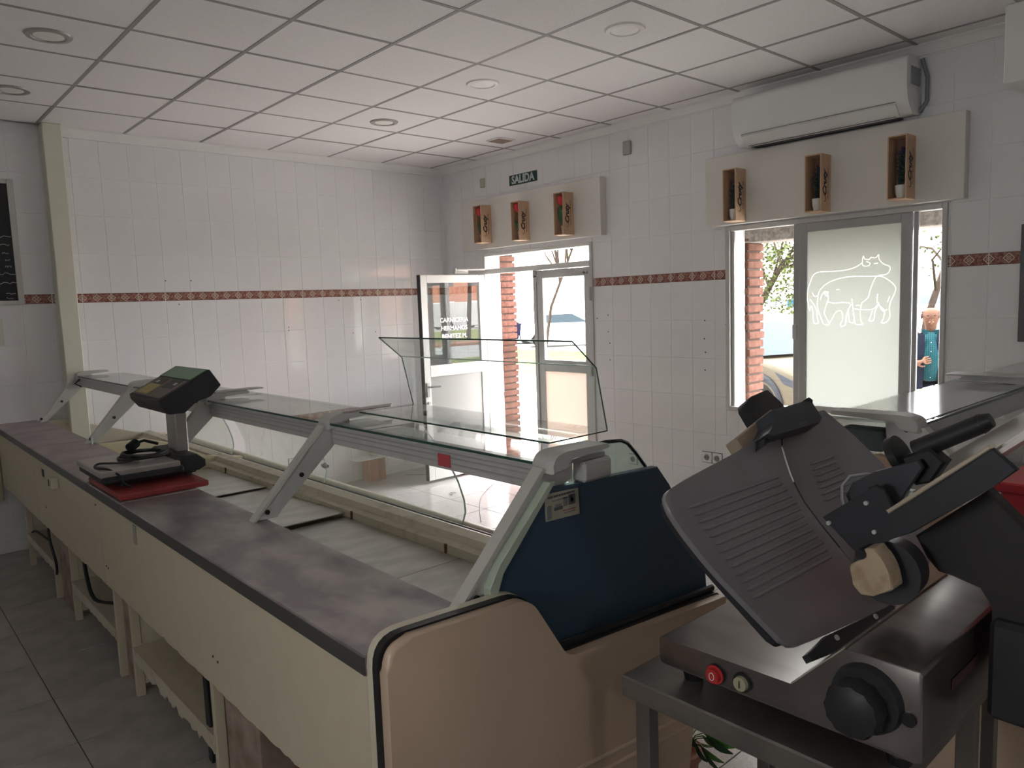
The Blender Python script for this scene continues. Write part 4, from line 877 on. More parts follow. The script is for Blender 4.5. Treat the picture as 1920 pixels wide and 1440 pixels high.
b = B(); b.lathe([(.047, .06), (.047, .066), (.0, .066)], Matrix.Translation((3.95, 6.6, .2455))); b.obj('rim', alu, cn)
b = B()
for (x, y, r_) in ((3.5, 5.9, .05), (4.1, 5.5, .04), (3.6, 5.2, .03), (3.55, 4.7, .05)):
    b.tube([(x+r_*math.cos(a), y+r_*math.sin(a*1.3), .004) for a in [k*.7 for k in range(9)]], .003, 5)
tag(b.obj('litter', mat('pale litter', (.5, .42, .38), .8)), 'scraps of litter on the shop floor', 'litter')['kind'] = 'stuff'
cable([(4.25, 6.50, .006), (4.45, 6.3, .006), (4.75, 5.95, .02), (4.85, 5.7, .006), (4.2, 5.2, .006), (3.7, 4.6, .006)], .004, 'thin grey cable trailing over the shop floor', m=mat('grey cable', (.3, .27, .25), .6), group=None)
# ================================================================ STEEL TABLE AND MEAT SLICER
dsteel = mat('dull stainless table', (.25, .23, .215), .34, .7, scale=6, col2=(.185, .165, .155), lo=.4, hi=.6)
tb = thing('steel_table', 'low stainless steel table with square legs carrying the meat slicer', 'table', (1.62, .82, 0))
b = B(); b.box(1.311, 1.945, .515, 1.122, .797, .85, .004); b.obj('table_top', dsteel, tb)
for (x, y) in ((1.335, 1.06), (1.335, .54), (1.885, 1.06), (1.885, .54)):
    b = B(); b.box(x, x+.04, y, y+.04, .02, .797, .003); l = b.obj('leg', dsteel, tb)
    b = B(); b.box(x+.004, x+.036, y+.004, y+.036, 0, .02, .002); b.obj('foot', rubber, l)
for q in ((1.375, 1.885, 1.068, 1.092), (1.375, 1.885, .548, .572)):
    b = B(); b.box(q[0], q[1], q[2], q[3], .15, .18, .003); b.obj('stretcher', dsteel, tb)
for q in ((1.343, 1.367, .58, 1.06), (1.893, 1.917, .58, 1.06)):
    b = B(); b.box(*q, .15, .18, .003); b.obj('stretcher', dsteel, tb)
sl = thing('meat_slicer', 'large steel meat slicer with ribbed gauge plate, black knob, red and cream push buttons', 'meat slicer', (1.63, .76, .85))
sst = mat('slicer body steel', (.26, .235, .225), .27, .85, scale=5, col2=(.21, .187, .178), stretch=(3, 1, 1), lo=.4, hi=.6)
alu_cast = mat('dull cast aluminium plate', (.34, .33, .345), .42, .55, scale=3, col2=(.28, .275, .29), bump=.02, bscale=200)
dark_al = mat('dark anodised carriage', (.030, .031, .038), .45, .2, var=.15, scale=6)
base_poly = roundpoly([(1.043, .892, .010), (1.043, .954, .005), (.715, .958, .003), (.609, 1.069, .004), (.472, 1.069, .010), (.469, .895, .012)], .01, 4)
b = B(); b.prism(base_poly, 1.36, 1.895, YZ, .003, 2); b.obj('base', sst, sl, smooth=30)
b = B(); b.prism([(.716, .9585), (.716, .9625), (.6085, 1.0725), (.6085, 1.069)], 1.359, 1.895, YZ); b.obj('slant_highlight', mat('pale slant highlight', (.75, .70, .62), .2, .7), sl)  # pale sheet on the slant, its highlight put into the colour
for (x, y) in ((1.42, .99), (1.42, .53), (1.84, .99), (1.84, .56)):
    b = B(); b.lathe([(.022, .85), (.026, .87), (.020, .893)], Matrix.Translation((x, y, 0)), 16); b.obj('foot', rubber, sl)
def xcyl(b, x0, x1, y, z, r, r2=None, n=24): add_cyl(b, (x0, y, z), (x1, y, z), r, n, r2)
b = B(); xcyl(b, 1.36, 1.352, .8905, .9175, .021); xcyl(b, 1.352, 1.342, .8905, .9175, .0165, .0155); rb_ = b.obj('stop_button', mat('red push button', (.50, .03, .03), .35), sl, smooth=30)
b = B(); b.tube([(1.3405, .8905+.006*math.cos(a), .9175+.0085*math.sin(a)) for a in [k*.524 for k in range(12)]], .0009, 6, closed=True); b.obj('ring_mark', white_pl, rb_)
b = B(); xcyl(b, 1.36, 1.354, .8905, .9175, .0225); b.obj('bezel', rubber, rb_)
b = B(); xcyl(b, 1.354, 1.345, .825, .922, .0160, .0150); gb_ = b.obj('start_button', mat('olive cream push button', (.38, .35, .24), .4), sl, smooth=30)
b = B(); b.box(1.3435, 1.345, .8238, .8262, .914, .930); b.obj('bar_mark', rubber, gb_)
b = B(); xcyl(b, 1.36, 1.354, .825, .922, .0215); b.obj('bezel', rubber, gb_)
b = B(); pts = []
N = 24
def kn(r, x, y=.572, z=.980):
    return [b.bm.verts.new((x, y+r*(1-.07*(k % 2))*math.cos(2*math.pi*k/N), z+r*(1-.07*(k % 2))*math.sin(2*math.pi*k/N))) for k in range(N)]
rings = [kn(.050, 1.343), kn(.054, 1.315), kn(.049, 1.298), kn(.034, 1.290)]
for A, C in zip(rings, rings[1:]):
    for k in range(N): b.bm.faces.new((A[k], A[(k+1) % N], C[(k+1) % N], C[k]))
b.bm.faces.new(rings[0]); b.bm.faces.new(rings[-1]); b.obj('thickness_knob', black_pl, sl, smooth=35)
b = B(); xcyl(b, 1.36, 1.343, .566, .987, .066, .062, 32); b.obj('knob_collar', black_pl, sl, smooth=30)
b = B(); xcyl(b, 1.36, 1.354, .492, .975, .013); b.obj('knob_index', rubber, sl)
b = B(); b.box(1.50, 1.66, .4678, .4692, .985, 1.005); b.obj('name_strip', mat('reddish brown strip', (.10, .045, .045), .5), sl)
# tilted plane of blade and gauge plate
TH = math.radians(38); S_ = Vector((0, math.sin(TH), math.cos(TH))); N_ = Vector((0, math.cos(TH), -math.sin(TH))); P0_ = Vector((1.37, .726, 1.031))
def PP(x, t, off): return Vector((x, P0_.y, P0_.z))+S_*t-N_*off
gauge = [(1.40, -.009, .02), (1.363, .004, .03), (1.283, .199, .05), (1.262, .29, .03), (1.256, .375, .07), (1.36, .392, .03), (1.607, .421, .05), (1.777, .451, .01), (1.852, .457, .01), (1.782, .394, .03), (1.741, .318, .05), (1.726, .253, .05), (1.735, .18, .05), (1.757, .071, .05), (1.798, -.045, .01), (1.527, -.022, .03)]
b = B(); b.prism(roundpoly(gauge, .03, 5), -.014, 0, PP, .004, 2); gp = b.obj('gauge_plate', alu_cast, sl, smooth=40)
b = B(); b.prism(roundpoly([(1.36, .0, .03), (1.29, .199, .05), (1.268, .29, .03), (1.262, .365, .06), (1.40, .385, .03), (1.50, .30, .03), (1.50, .05, .03)], .03, 4), -.030, -.0145, PP, .003, 1); b.obj('backing_rim', dark_al, gp)
for k in range(13):
    t = .112+.0182*k; x0 = 1.345-.0025*k; x1 = 1.70+.004*math.sin(k); w = .0042
    b = B(); b.prism([(x0, t), (x0+.02, t-w), (x1-.01, t-w), (x1, t), (x1-.01, t+w), (x0+.02, t+w)], -.001, .0035, PP, .0022, 2); b.obj('rib', alu_cast, gp, smooth=60)
guard = [(1.790, .40), (1.858, .466), (1.90, .474), (2.119, .471), (2.179, .374), (2.228, .264), (2.221, .108), (2.146, -.006), (2.008, -.043), (1.837, -.035), (1.767, .076), (1.745, .185), (1.738, .252), (1.752, .317)]
b = B(); b.prism(guard, -.012, -.004, PP, .002, 1); gd = b.obj('blade_cover', mat('grey blade cover', (.30, .29, .305), .4, .55, var=.1, scale=3), sl, smooth=30)
for k in range(7):
    t = .235+.0165*k; b = B(); b.prism([(1.815+.008*k, t), (1.835+.008*k, t-.004), (1.99, t-.004), (2.0, t), (1.99, t+.004), (1.835+.008*k, t+.004)], -.005, -.0005, PP, .002, 2); b.obj('rib', alu_cast, gd, smooth=60)
# round blade, edge showing in the slit
def arcpt(k):
    A, Bm, C = Vector((1.792, .404)), Vector((1.733, .285)), Vector((1.736, .18))
    ax, ay, bx, by, cx, cy = A.x, A.y, Bm.x, Bm.y, C.x, C.y; d = 2*(ax*(by-cy)+bx*(cy-ay)+cx*(ay-by))
    ux = ((ax*ax+ay*ay)*(by-cy)+(bx*bx+by*by)*(cy-ay)+(cx*cx+cy*cy)*(ay-by))/d; uy = ((ax*ax+ay*ay)*(cx-bx)+(bx*bx+by*by)*(ax-cx)+(cx*cx+cy*cy)*(bx-ax))/d
    return Vector((ux, uy)), (A-Vector((ux, uy))).length
cc, rr_ = arcpt(0)
b = B(); b.prism([(cc.x+(rr_-.002)*math.cos(2*math.pi*k/64), cc.y+(rr_-.002)*math.sin(2*math.pi*k/64)) for k in range(64)], -.020, -.0165, PP); b.obj('blade', mat('polished blade steel', (.75, .75, .75), .15, .9), sl)
b = B(); b.tube([PP(1.788, .398, .001), PP(1.766, .36, .001), PP(1.748, .325, .001), PP(1.741, .305, .001)], .0022, 6); b.obj('blade_edge', mat('bright blade edge', (.95, .95, .93), .25, .3), sl)
b = B(); b.tube([PP(1.795, .404, .0005), PP(1.83, .435, .0005), PP(1.852, .458, .0005)], .0018, 6); b.tube([PP(1.740, .303, .0005), PP(1.730, .25, .0005), PP(1.737, .185, .0005), PP(1.75, .12, .0005)], .0018, 6); b.obj('blade_gap', rubber, sl)
b = B(); b.prism([(1.40, -.045), (1.40, -.03), (1.50, -.022), (1.80, -.045), (1.80, -.075), (1.60, -.07)], -.012, .006, PP, .003, 1); b.obj('plate_bracket', dark_al, sl)
for (x, t, nm) in ((1.52, -.035, 'screw'), (1.70, -.045, 'screw')):
    b = B(); add_cyl(b, PP(x, t, .006), PP(x, t, .010), .006, 8); b.obj(nm, alu, sl)
# sharpener on top
TAN = [(1.66, .462), (1.90, .517), (1.925, .496), (1.925, .44), (1.66, .425)]
DKB = [(1.846, .562), (1.878, .575), (1.989, .590), (2.010, .535), (2.01, .47), (1.85, .47), (1.84, .503)]
b = B(); b.prism([(1.778, .488), (1.985, .494), (1.988, .483), (1.983, .432), (1.956, .421), (1.813, .421), (1.705, .419), (1.69, .430), (1.775, .462)], -.020, .045, PP, .005, 2); sh_ = b.obj('sharpener_housing', mat('slate black plastic', (.045, .05, .06), .45), sl, smooth=30)
b = B(); b.prism([(1.95, .494), (1.985, .500), (1.995, .488), (1.985, .480)], -.02, .047, PP, .003, 1); b.obj('housing_lip', black_pl, sh_)
b = B(); b.prism([(1.845, .429), (1.90, .429), (1.90, .436), (1.845, .436)], .045, .0456, PP); b.obj('worn_mark', mat('faint grey print', (.10, .10, .105), .6), sh_)
b = B(); b.prism(TAN, -.060, -.022, PP, .004, 1); b.obj('sharpener_guard', mat('tan brown plastic', (.36, .27, .20), .5), sh_)
b = B(); b.prism(roundpoly(DKB, .012, 3), -.085, -.045, PP, .005, 2); b.obj('sharpener_knob', black_pl, sh_, smooth=30)
b = B(); b.prism([(1.70, .412), (1.665, .405), (1.69, .425), (1.73, .43)], .0, .03, PP, .002, 1); b.obj('sharpener_tip', rubber, sh_)
# carriage, in planes square to its travel
b = B(); b.prism([(.586, 1.313), (.419, 1.458), (.376, 1.421), (.414, 1.384), (.544, 1.275), (.583, 1.253), (.616, 1.229), (.646, 1.204), (.724, 1.27), (.637, 1.335), (.630, 1.350), (.618, 1.356), (.602, 1.350), (.592, 1.33)], 1.50, 1.514, YZ, .003, 1); ca = b.obj('carriage_wall', dark_al, sl)
b = B(); b.prism([(.592, 1.311), (.419, 1.462), (.414, 1.456), (.586, 1.305)], 1.490, 1.520, YZ, .002, 1); b.obj('carriage_rim', mat('polished brass toned rim', (.66, .58, .47), .25, .75), ca)
b = B(); b.prism([(.60, 1.285), (.19, 1.642), (.185, 1.636), (.595, 1.278)], 1.514, 1.765, YZ); tray = b.obj('product_tray', mat('pale worn aluminium tray', (.66, .60, .57), .35, .25, var=.15, scale=5), ca)
b = B(); b.prism([(.667, 1.304), (.19, 1.680), (.18, 1.64), (.60, 1.27)], 1.765, 1.772, YZ, .001, 1); b.obj('tray_back_wall', mat('pale tray wall', (.72, .68, .64), .35, .2, var=.1), tray)
for k in range(9):
    x = 1.545+.026*k; b = B(); b.prism([(.585, 1.306), (.31, 1.5465), (.305, 1.538), (.583, 1.294)], x, x+.009, YZ, .001, 1); b.obj('tray_ridge', mat('tray ridge', (.78, .74, .70), .25, .6), tray)
b = B(); b.prism([(.585, 1.23), (.456, 1.348), (.30, 1.20), (.30, .93), (.44, .93), (.437, 1.12), (.46, 1.155), (.54, 1.164), (.563, 1.188)], 1.625, 1.665, YZ, .005, 1); b.obj('carriage_arm', mat('dark brown carriage arm', (.024, .021, .021), .5, .2), ca)
b = B(); b.box(1.60, 1.93, .33, .44, .90, 1.10, .01); b.obj('carriage_foot', black_pl, ca)
b = B(); b.prism([(.702, 1.308), (.688, 1.339), (.642, 1.369), (.56, 1.405), (.55, 1.39), (.60, 1.30), (.685, 1.276)], 1.56, 1.575, YZ, .003, 1); b.obj('meat_grip_plate', mat('grey grip plate', (.06, .06, .07), .4, .4), ca)
for (y, z) in ((.708, 1.262), (.632, 1.318), (.615, 1.262)):
    b = B(); xcyl(b, 1.50, 1.494, y, z, .0045, None, 8); b.obj('screw', alu, ca)
b = B(); b.tube([(1.515, .672, 1.255), (1.53, .695, 1.31), (1.54, .700, 1.335), (1.56, .693, 1.352), (1.585, .668, 1.356), (1.60, .65, 1.35)], .0035, 8); b.obj('wire_guard', mat('dull wire', (.45, .46, .5), .3, .7), ca, smooth=True)
cl = roundpoly([(.648, 1.197, .015), (.634, 1.148, .015), (.609, 1.140, .02), (.560, 1.168, .008), (.574, 1.213, .02), (.598, 1.243, .004), (.618, 1.236, .002), (.610, 1.222, .006), (.628, 1.210, .006)], .006, 3)
b = B(); b.prism(cl, 1.455, 1.505, YZ, .003, 1); ck_ = b.obj('cream_grip', mat('stained cream plastic', (.48, .37, .25), .45, col2=(.34, .23, .14), scale=25, lo=.3, hi=.5), ca, smooth=35)
b = B(); xcyl(b, 1.45, 1.50, .622, 1.226, .010); b.obj('grip_pin', rubber, ck_)
b = B(); xcyl(b, 1.53, 1.585, .604, 1.172, .066, .062, 32); b.obj('round_cover', mat('dark grey round cover', (.045, .044, .05), .45, .2), ca, smooth=30)
b = B(); add_cyl(b, (1.62, .585, 1.412), (1.62, .465, 1.480), .021, 18, .019); h2 = b.obj('handle', black_pl, ca, smooth=30)
b = B(); add_cyl(b, (1.62, .470, 1.477), (1.62, .452, 1.487), .020, 18, .014); b.obj('handle_end', rubber, h2, smooth=30)
b = B(); add_cyl(b, (1.60, .618, 1.398), (1.60, .604, 1.406), .040, 22); b.obj('handle_flange', rubber, h2, smooth=30)
b = B(); b.prism([(.605, 1.40), (.55, 1.425), (.52, 1.40), (.545, 1.355), (.575, 1.345), (.60, 1.365)], 1.59, 1.63, YZ, .005, 1); b.obj('handle_bracket', rubber, h2)
b = B(); b.box(1.58, 1.60, .575, .59, 1.325, 1.335, .001); b.obj('slider_stop', white_pl, h2)
# red plastic things behind
rd = thing('red_crate', 'bright red plastic crate side at the right edge behind the slicer', 'crate', (2.24, .34, .954))
b = B(); b.box(2.02, 2.46, .14, .54, .955, 1.27, .006); b.obj('crate_body', red_bright, rd)
b = B(); b.box(2.013, 2.02, .14, .54, 1.16, 1.17, .002); b.box(2.013, 2.02, .14, .54, 1.06, 1.07, .002); b.obj('crate_rib', red_bright, rd)
b = B(); b.box(2.008, 2.472, .128, .552, 1.255, 1.28, .004); b.obj('crate_rim', red_bright, rd)
st_ = thing('side_stand', 'dark stand under the red crate at the right edge', 'stand', (2.24, .34, 0))
b = B(); b.box(1.99, 2.49, .11, .57, .93, .954, .003); b.obj('stand_top', dsteel, st_)
for (x, y) in ((2.0, .53), (2.45, .53), (2.0, .12), (2.45, .12)):
    b = B(); b.box(x, x+.03, y, y+.03, 0, .93, .002); b.obj('leg', dsteel, st_)
# potted plant on the floor beyond the table
pp = thing('potted_plant', 'green leafy plant in a terracotta pot on the floor beside the table leg', 'plant', (2.05, 1.47, 0))
b = B(); b.lathe([(.055, 0), (.075, .15), (.085, .15), (.085, .175), (.07, .175), (.06, .14)], Matrix.Translation((2.05, 1.50, .0)), 24); b.obj('pot', mat('terracotta pot', (.55, .25, .17), .7, var=.25, scale=10), pp, smooth=40)
b = B(); b.lathe([(.10, 0), (.115, .018), (.108, .018), (.095, .006), (0, .006)], Matrix.Translation((2.05, 1.50, 0)), 24); b.obj('saucer', white_pl, pp)
gl_ = [mat('plant leaf green', (.10, .32, .05), .45, var=.35, scale=25), mat('dark plant leaf', (.015, .06, .02), .5, var=.3, scale=25)]
for k in range(26):
    a = random.uniform(0, 6.28); L = random.uniform(.06, .14); up = random.uniform(.0, .12)
    b = B(); st = Vector((2.05+.03*math.cos(a), 1.50+.03*math.sin(a), .17)); en = st+Vector((math.cos(a)*L*.6, math.sin(a)*L*.6, up))
    b.tube([st, (st+en)/2+Vector((0, 0, .02)), en], .002, 5)
    leafblade(b, en, (math.cos(a)*L*.7, math.sin(a)*L*.7, random.uniform(-.05, .02)), random.uniform(.012, .022), 5); b.obj('leaf', gl_[0 if (math.cos(a) > .2 or k % 3 == 0) else 1], pp, recalc=False)
b = B(); b.tube([(2.05, 1.5, .17), (2.08, 1.47, .26), (2.10, 1.42, .27), (2.13, 1.38, .25)], .003, 5); b.obj('stem', mat('pale stem', (.45, .40, .22), .6), pp)
for (d_, w) in (((.02, -.06, -.07), .03), ((.05, -.03, -.05), .028), ((-.01, -.05, -.06), .024)):
    b = B(); leafblade(b, (2.11, 1.41, .26), d_, w); b.obj('leaf', gl_[0], pp, recalc=False)

# ================================================================ THE STREET
GZ = -.12
asph = mat('sunlit asphalt', (.34, .33, .33), .9, var=.2, scale=4); pave = mat('pale pavement', (.52, .49, .46), .9, var=.1, scale=3); grass_m = mat('lawn green', (.08, .13, .035), .95, spec=.06, col2=(.16, .17, .06), scale=2.5, bump=.5, bscale=40)
b = B(); b.box(5.43, 90, -70, 90, GZ-.25, GZ-.02); gr_ = struct(b.obj('ground', asph))
b = B(); b.box(WB, 8.9, -60, 60, GZ-.2, GZ, .02); struct(b.obj('pavement', pave))
b = B(); b.box(WB+.19, WB+.46, 4.5, 6.05, GZ, -.004, .004); b.obj('doorstep', stone_m, wall_right)
b = B(); b.box(14.0, 20.5, -9, 60, GZ-.2, GZ, .02); lw_ = tag(b.obj('lawn', grass_m), 'grass strip across the street', 'grass'); lw_['kind'] = 'stuff'
b = B(); b.box(14, 60, -32.5, -17.5, GZ-.2, GZ-.001, .02); o = tag(b.obj('lawn', grass_m), 'grass patch down the street, mirrored in the open door glass', 'grass'); o['kind'] = 'stuff'
b = B(); b.box(14, 60, -17.4, -15.6, GZ-.2, GZ+.1, .02); struct(b.obj('kerb', mat('reddish brick kerb', (.30, .13, .085), .85, var=.2, scale=6)))
b = B(); b.box(13.7, 14.0, -9, 60, GZ-.2, GZ+.12, .02); struct(b.obj('kerb', mat('reddish brick kerb', (.50, .22, .14), .85, var=.2, scale=6)))
# brick building seen mirrored in the open door, down the street
bw = mat('salmon brick facade', (.42, .19, .12), .85, col2=(.35, .15, .09), scale=3); wn = mat('dark far window', (.05, .06, .08), .15); sh = mat('white shutter', (.75, .74, .70), .6)
def building(x0, x1, y0, y1, h, m, label, face, ww=1.2):
    r = thing('building', label, 'building', ((x0+x1)/2, (y0+y1)/2, GZ)); b = B(); b.box(x0, x1, y0, y1, GZ, h); b.obj('wall', m, r)
    b = B(); b.box(x0-.2, x1+.2, y0-.2, y1+.2, h, h+.3); b.obj('roof', mat('pale roof slab', (.6, .57, .52), .8), r)
    n = int(((y1-y0) if face == 'x' else (x1-x0))/3.2); 
    for f in range(int(h/3)):
        for k in range(n):
            z0 = GZ+1.0+3*f; s0 = (y0 if face == 'x' else x0)+1+3.2*k; bb = B()
            if face == 'x': bb.box(x0-.04, x0+.1, s0, s0+ww, z0, z0+1.3)
            else: bb.box(s0, s0+ww, y1-.1, y1+.04, z0, z0+1.3)
            w_ = bb.obj('window', wn, r); bb = B()
            if face == 'x': bb.box(x0-.06, x0-.03, s0, s0+ww, z0+.75, z0+1.3)
            else: bb.box(s0, s0+ww, y1+.03, y1+.06, z0+.75, z0+1.3)
            bb.obj('shutter', sh, w_)
building(10, 90, -62, -54, 17, bw, 'salmon brick block down the street, mirrored in the open door glass', 'y')
building(46, 56, 8, 60, 7, mat('washed out pale facade', (.85, .80, .74), .8, var=.05), 'pale washed-out building far across the street', 'x')
def tree(x, y, h, lean, label, crown_c, nl=900, r=1.6, m=None, trunk_r=.09, seed=1, droop=.0, group=None):
    rnd = random.Random(seed); t = thing('tree', label, 'tree', (x, y, GZ), group)
    bark = mat('grey brown bark', (.035, .025, .020), .9, spec=.06, var=.3, scale=20); top = Vector((x+lean[0], y+lean[1], h))
    b = B(); mid = Vector((x+lean[0]*.3, y+lean[1]*.3, h*.5)); b.tube([(x, y, GZ), tuple(mid), tuple(top)], [trunk_r, trunk_r*.8, trunk_r*.5], 8); b.obj('trunk', bark, t, smooth=True)
    b = B(); c = Vector(crown_c)
    for k in range(9):
        a = rnd.uniform(0, 6.28); e = c+Vector((math.cos(a)*r*.8, math.sin(a)*r*.8, rnd.uniform(-.5, .9)*r)); s = mid.lerp(top, rnd.uniform(.3, 1)); 
        b.tube([tuple(s), tuple(s.lerp(e, .5)+Vector((rnd.uniform(-.2, .2), rnd.uniform(-.2, .2), .1))), tuple(e)], [.03, .02, .008], 6)
    b.obj('branches', bark, t, smooth=True)
    b = B()
    for k in range(nl):
        while True:
            v = Vector((rnd.uniform(-1, 1), rnd.uniform(-1, 1), rnd.uniform(-1, 1)))
            if v.length < 1: break
        p = c+v*r; p.z -= droop*rnd.random()*r; d = Vector((rnd.uniform(-1, 1), rnd.uniform(-1, 1), rnd.uniform(-1, .4))).normalized()*rnd.uniform(.06, .12); sd = d.cross(Vector((rnd.uniform(-1, 1), rnd.uniform(-1, 1), 1))).normalized()*.03
        b.quad(p-sd*.3, p+d*.5-sd, p+d, p+d*.5+sd)
    o = b.obj('leaves', m or mat('yellow green leaves', (.055, .065, .018), .7, spec=.06, var=.3, scale=3), t, recalc=False); o['kind'] = 'stuff'
    return t
tree(13.6, 8.4, 2.4, (.3, -.9), 'drooping pale green tree behind the beige car, left part of the window', (13.9, 7.3, 3.0), 4500, 1.5, trunk_r=.10, seed=3, droop=.9)
tree(15.5, 5.6, 2.3, (.5, -.3), 'thin branched tree behind the standing man', (16, 5.4, 3.4), 700, 1.5, trunk_r=.09, seed=5)
tree(14.5, 15.0, 3.2, (.4, -.9), 'slender bare tree seen through the open doorway', (14.8, 14.1, 4.2), 160, 1.6, trunk_r=.05, seed=8)
tree(25.8, -20.5, 6.5, (.5, .5), 'slim tree trunk mirrored in the door glass, nearer the hinge', (26, -20, 8), 300, 2.0, trunk_r=.13, seed=9)
tree(24.3, -20.3, 6.5, (-.2, .3), 'slim tree trunk mirrored in the door glass, nearer the wall', (24, -20, 8), 300, 2.0, trunk_r=.13, seed=11)
def car(loc, ang, body, label, L=4.2, W=1.78, Hh=1.5, suv=False, van=False, name='car'):
    """x forward. body profile in (x,z)"""
    r = thing(name, label, name, (loc[0], loc[1], GZ)); M = Matrix.Translation((loc[0], loc[1], GZ)) @ Matrix.Rotation(ang, 4, 'Z')
    h = L/2; wr = .345 if suv else .32; xf, xb = h-.88, -h+.80
    def arch(cx): return [(cx-(wr+.06)*math.cos(a), .02+wr+(wr+.06)*math.sin(a)-.02) for a in [k*math.pi/8 for k in range(9)]]
    low = .28 if suv else .22; bel = Hh*.62
    if van: prof = [(-h, low), (-h, Hh*.95), (-h+.15, Hh), (h-1.1, Hh), (h-.55, bel+.15), (h-.08, bel-.1), (h, .5), (h-.03, low)]
    else: prof = [(-h+.02, low+.1), (-h, .55), (-h+.05, bel), (-h+.30, bel+.12), (h-1.25, bel+.04), (h-.62, bel-.02), (h-.15, bel-.16), (h-.02, .62), (h, .42), (h-.08, low)]
    poly = prof+[(xf+wr+.06, low)]+[(xf+(wr+.06)*math.cos(a), wr+(wr+.06)*math.sin(a)) for a in [k*math.pi/8 for k in range(1, 8)]]+[(xf-wr-.06, low), (xb+wr+.06, low)]+[(xb+(wr+.06)*math.cos(a), wr+(wr+.06)*math.sin(a)) for a in [k*math.pi/8 for k in range(1, 8)]]+[(xb-wr-.06, low)]
    b = B(); b.prism(poly, -W/2, W/2, lambda a, c, hh: M @ Vector((a, hh, c)), .06, 2); b.obj('body', body, r, smooth=40)
    gm = mat('car window glass', (.03, .04, .05), .08, spec=.06); tire = mat('tyre rubber', (.008, .008, .009), .8, spec=.06); rim = mat('alloy rim', (.06, .06, .065), .4, spec=.06); clad = mat('grey plastic cladding', (.018, .019, .024), .6, spec=.06)
    if not van:
        cab = [(-h+.28, bel+.08), (-h+.62, Hh-.06), (-h+1.1, Hh), (h-2.15, Hh-.01), (h-1.75, Hh-.12), (h-1.12, bel+.0)]
        b = B(); b.prism(cab, -W/2+.12, W/2-.12, lambda a, c, hh: M @ Vector((a, hh*(1-.10*max(0, (c-bel))), c)), .03, 1); b.obj('cabin', body, r, smooth=40)
        for s in (-1, 1):
            b = B(); b.prism([(-h+.55, bel+.10), (-h+.78, Hh-.13), (h-2.05, Hh-.10), (h-1.35, bel+.08)], 0, .006, lambda a, c, hh: M @ Vector((a, s*((W/2-.12)*(1-.0)+.006+hh-.0), c))); b.obj('side_window', gm, r)
        b = B(); b.prism([(h-1.14, bel+.06), (h-1.74, Hh-.13), (h-1.73, Hh-.10), (h-1.10, bel+.07)], -W/2+.2, W/2-.2, lambda a, c, hh: M @ Vector((a+.02, hh, c))); b.obj('windscreen', gm, r)
    else:
        b = B(); b.prism([(h-1.5, bel+.15), (h-1.25, Hh-.12), (h-1.1, Hh-.1), (h-.62, bel+.2)], -W/2-.006, W/2+.006, lambda a, c, hh: M @ Vector((a, hh, c))); b.obj('side_window', gm, r)
    for cx in (xf, xb):
        for s in (-1, 1):
            b = B(); p0 = M @ Vector((cx, s*(W/2-.22), wr)); p1 = M @ Vector((cx, s*(W/2-.01), wr)); add_cyl(b, p0, p1, wr, 28); w_ = b.obj('wheel', tire, r, smooth=30)
            b = B(); add_cyl(b, M @ Vector((cx, s*(W/2-.02), wr)), M @ Vector((cx, s*(W/2), wr)), wr*.32, 14)
            for k in range(7):
                a = k*math.pi*2/7; b.tube([M @ Vector((cx, s*(W/2), wr)), M @ Vector((cx+wr*.66*math.cos(a), s*(W/2-.002), wr+wr*.66*math.sin(a)))], .022, 6)
            b.tube([M @ Vector((cx+wr*.68*math.cos(k*math.pi/12), s*(W/2-.004), wr+wr*.68*math.sin(k*math.pi/12))) for k in range(24)], .018, 6, closed=True); b.obj('rim', rim, w_)
            if suv:
                b = B(); pts = [M @ Vector((cx+(wr+.085)*math.cos(a), s*(W/2+.004), wr+(wr+.085)*math.sin(a))) for a in [k*math.pi/12-.15 for k in range(15)]]; b.tube(pts, .045, 8); b.obj('wheel_arch', clad, r, smooth=True)
    for s in (-1, 1):
        b = B(); b.prism([(h-.60, bel-.10), (h-.16, bel-.22), (h-.10, bel-.30), (h-.42, bel-.25)], 0, .02, lambda a, c, hh: M @ Vector((a, s*(W/2-.004+hh*.5), c)), .004, 1); b.obj('headlight', mat('smoked headlamp', (.02, .022, .03), .2, spec=.06), r)
        b = B(); b.prism([(h-.22, .62), (h-.12, .60), (h-.16, .34), (h-.25, .38)], 0, .012, lambda a, c, hh: M @ Vector((a, s*(W/2-.003+hh), c)), .003, 1); b.obj('bumper_vent', clad, r)
    b = B(); b.box(h-.02, h+.012, -.5, .5, .42, .60, .01, M); b.obj('grille', clad, r)
    return r
car((10.35, 6.0), math.radians(-112), mat('champagne beige car paint', (.062, .051, .038), 0.5, spec=.06), 'beige car parked nose right outside the left part of the window', 4.15, 1.8, 1.55, suv=True)
wp = mat('white car paint', (.80, .80, .80), .25, coat=.5)
car((23.2, 22.3), math.radians(-42), wp, 'white car parked far off, seen through the fixed door pane', 4.2, 1.78, 1.45)
car((23.0, 26.6), math.radians(-42), mat('dark violet blue car paint', (.006, .006, .016), .5, spec=.06), 'dark car parked far off, seen through the open doorway', 4.2, 1.78, 1.4)
car((29.0, 21.2), math.radians(-60), wp, 'second white car half hidden behind the far parked cars', 4.2, 1.78, 1.45)
car((37.0, -35.5), math.radians(5), mat('grey white van paint', (.42, .42, .42), .5), 'white van mirrored in the glass of the open door', 4.9, 1.9, 2.1, van=True, name='van')
tk = mat('blue tarpaulin', (.008, .05, .10), .6, spec=.06)
b = B(); b.box(30, 31.5, 15.3, 16.1, 1.15, 1.5, .05); tag(b.obj('blue_awning', tk), 'small blue awning far behind the beige car', 'awning')
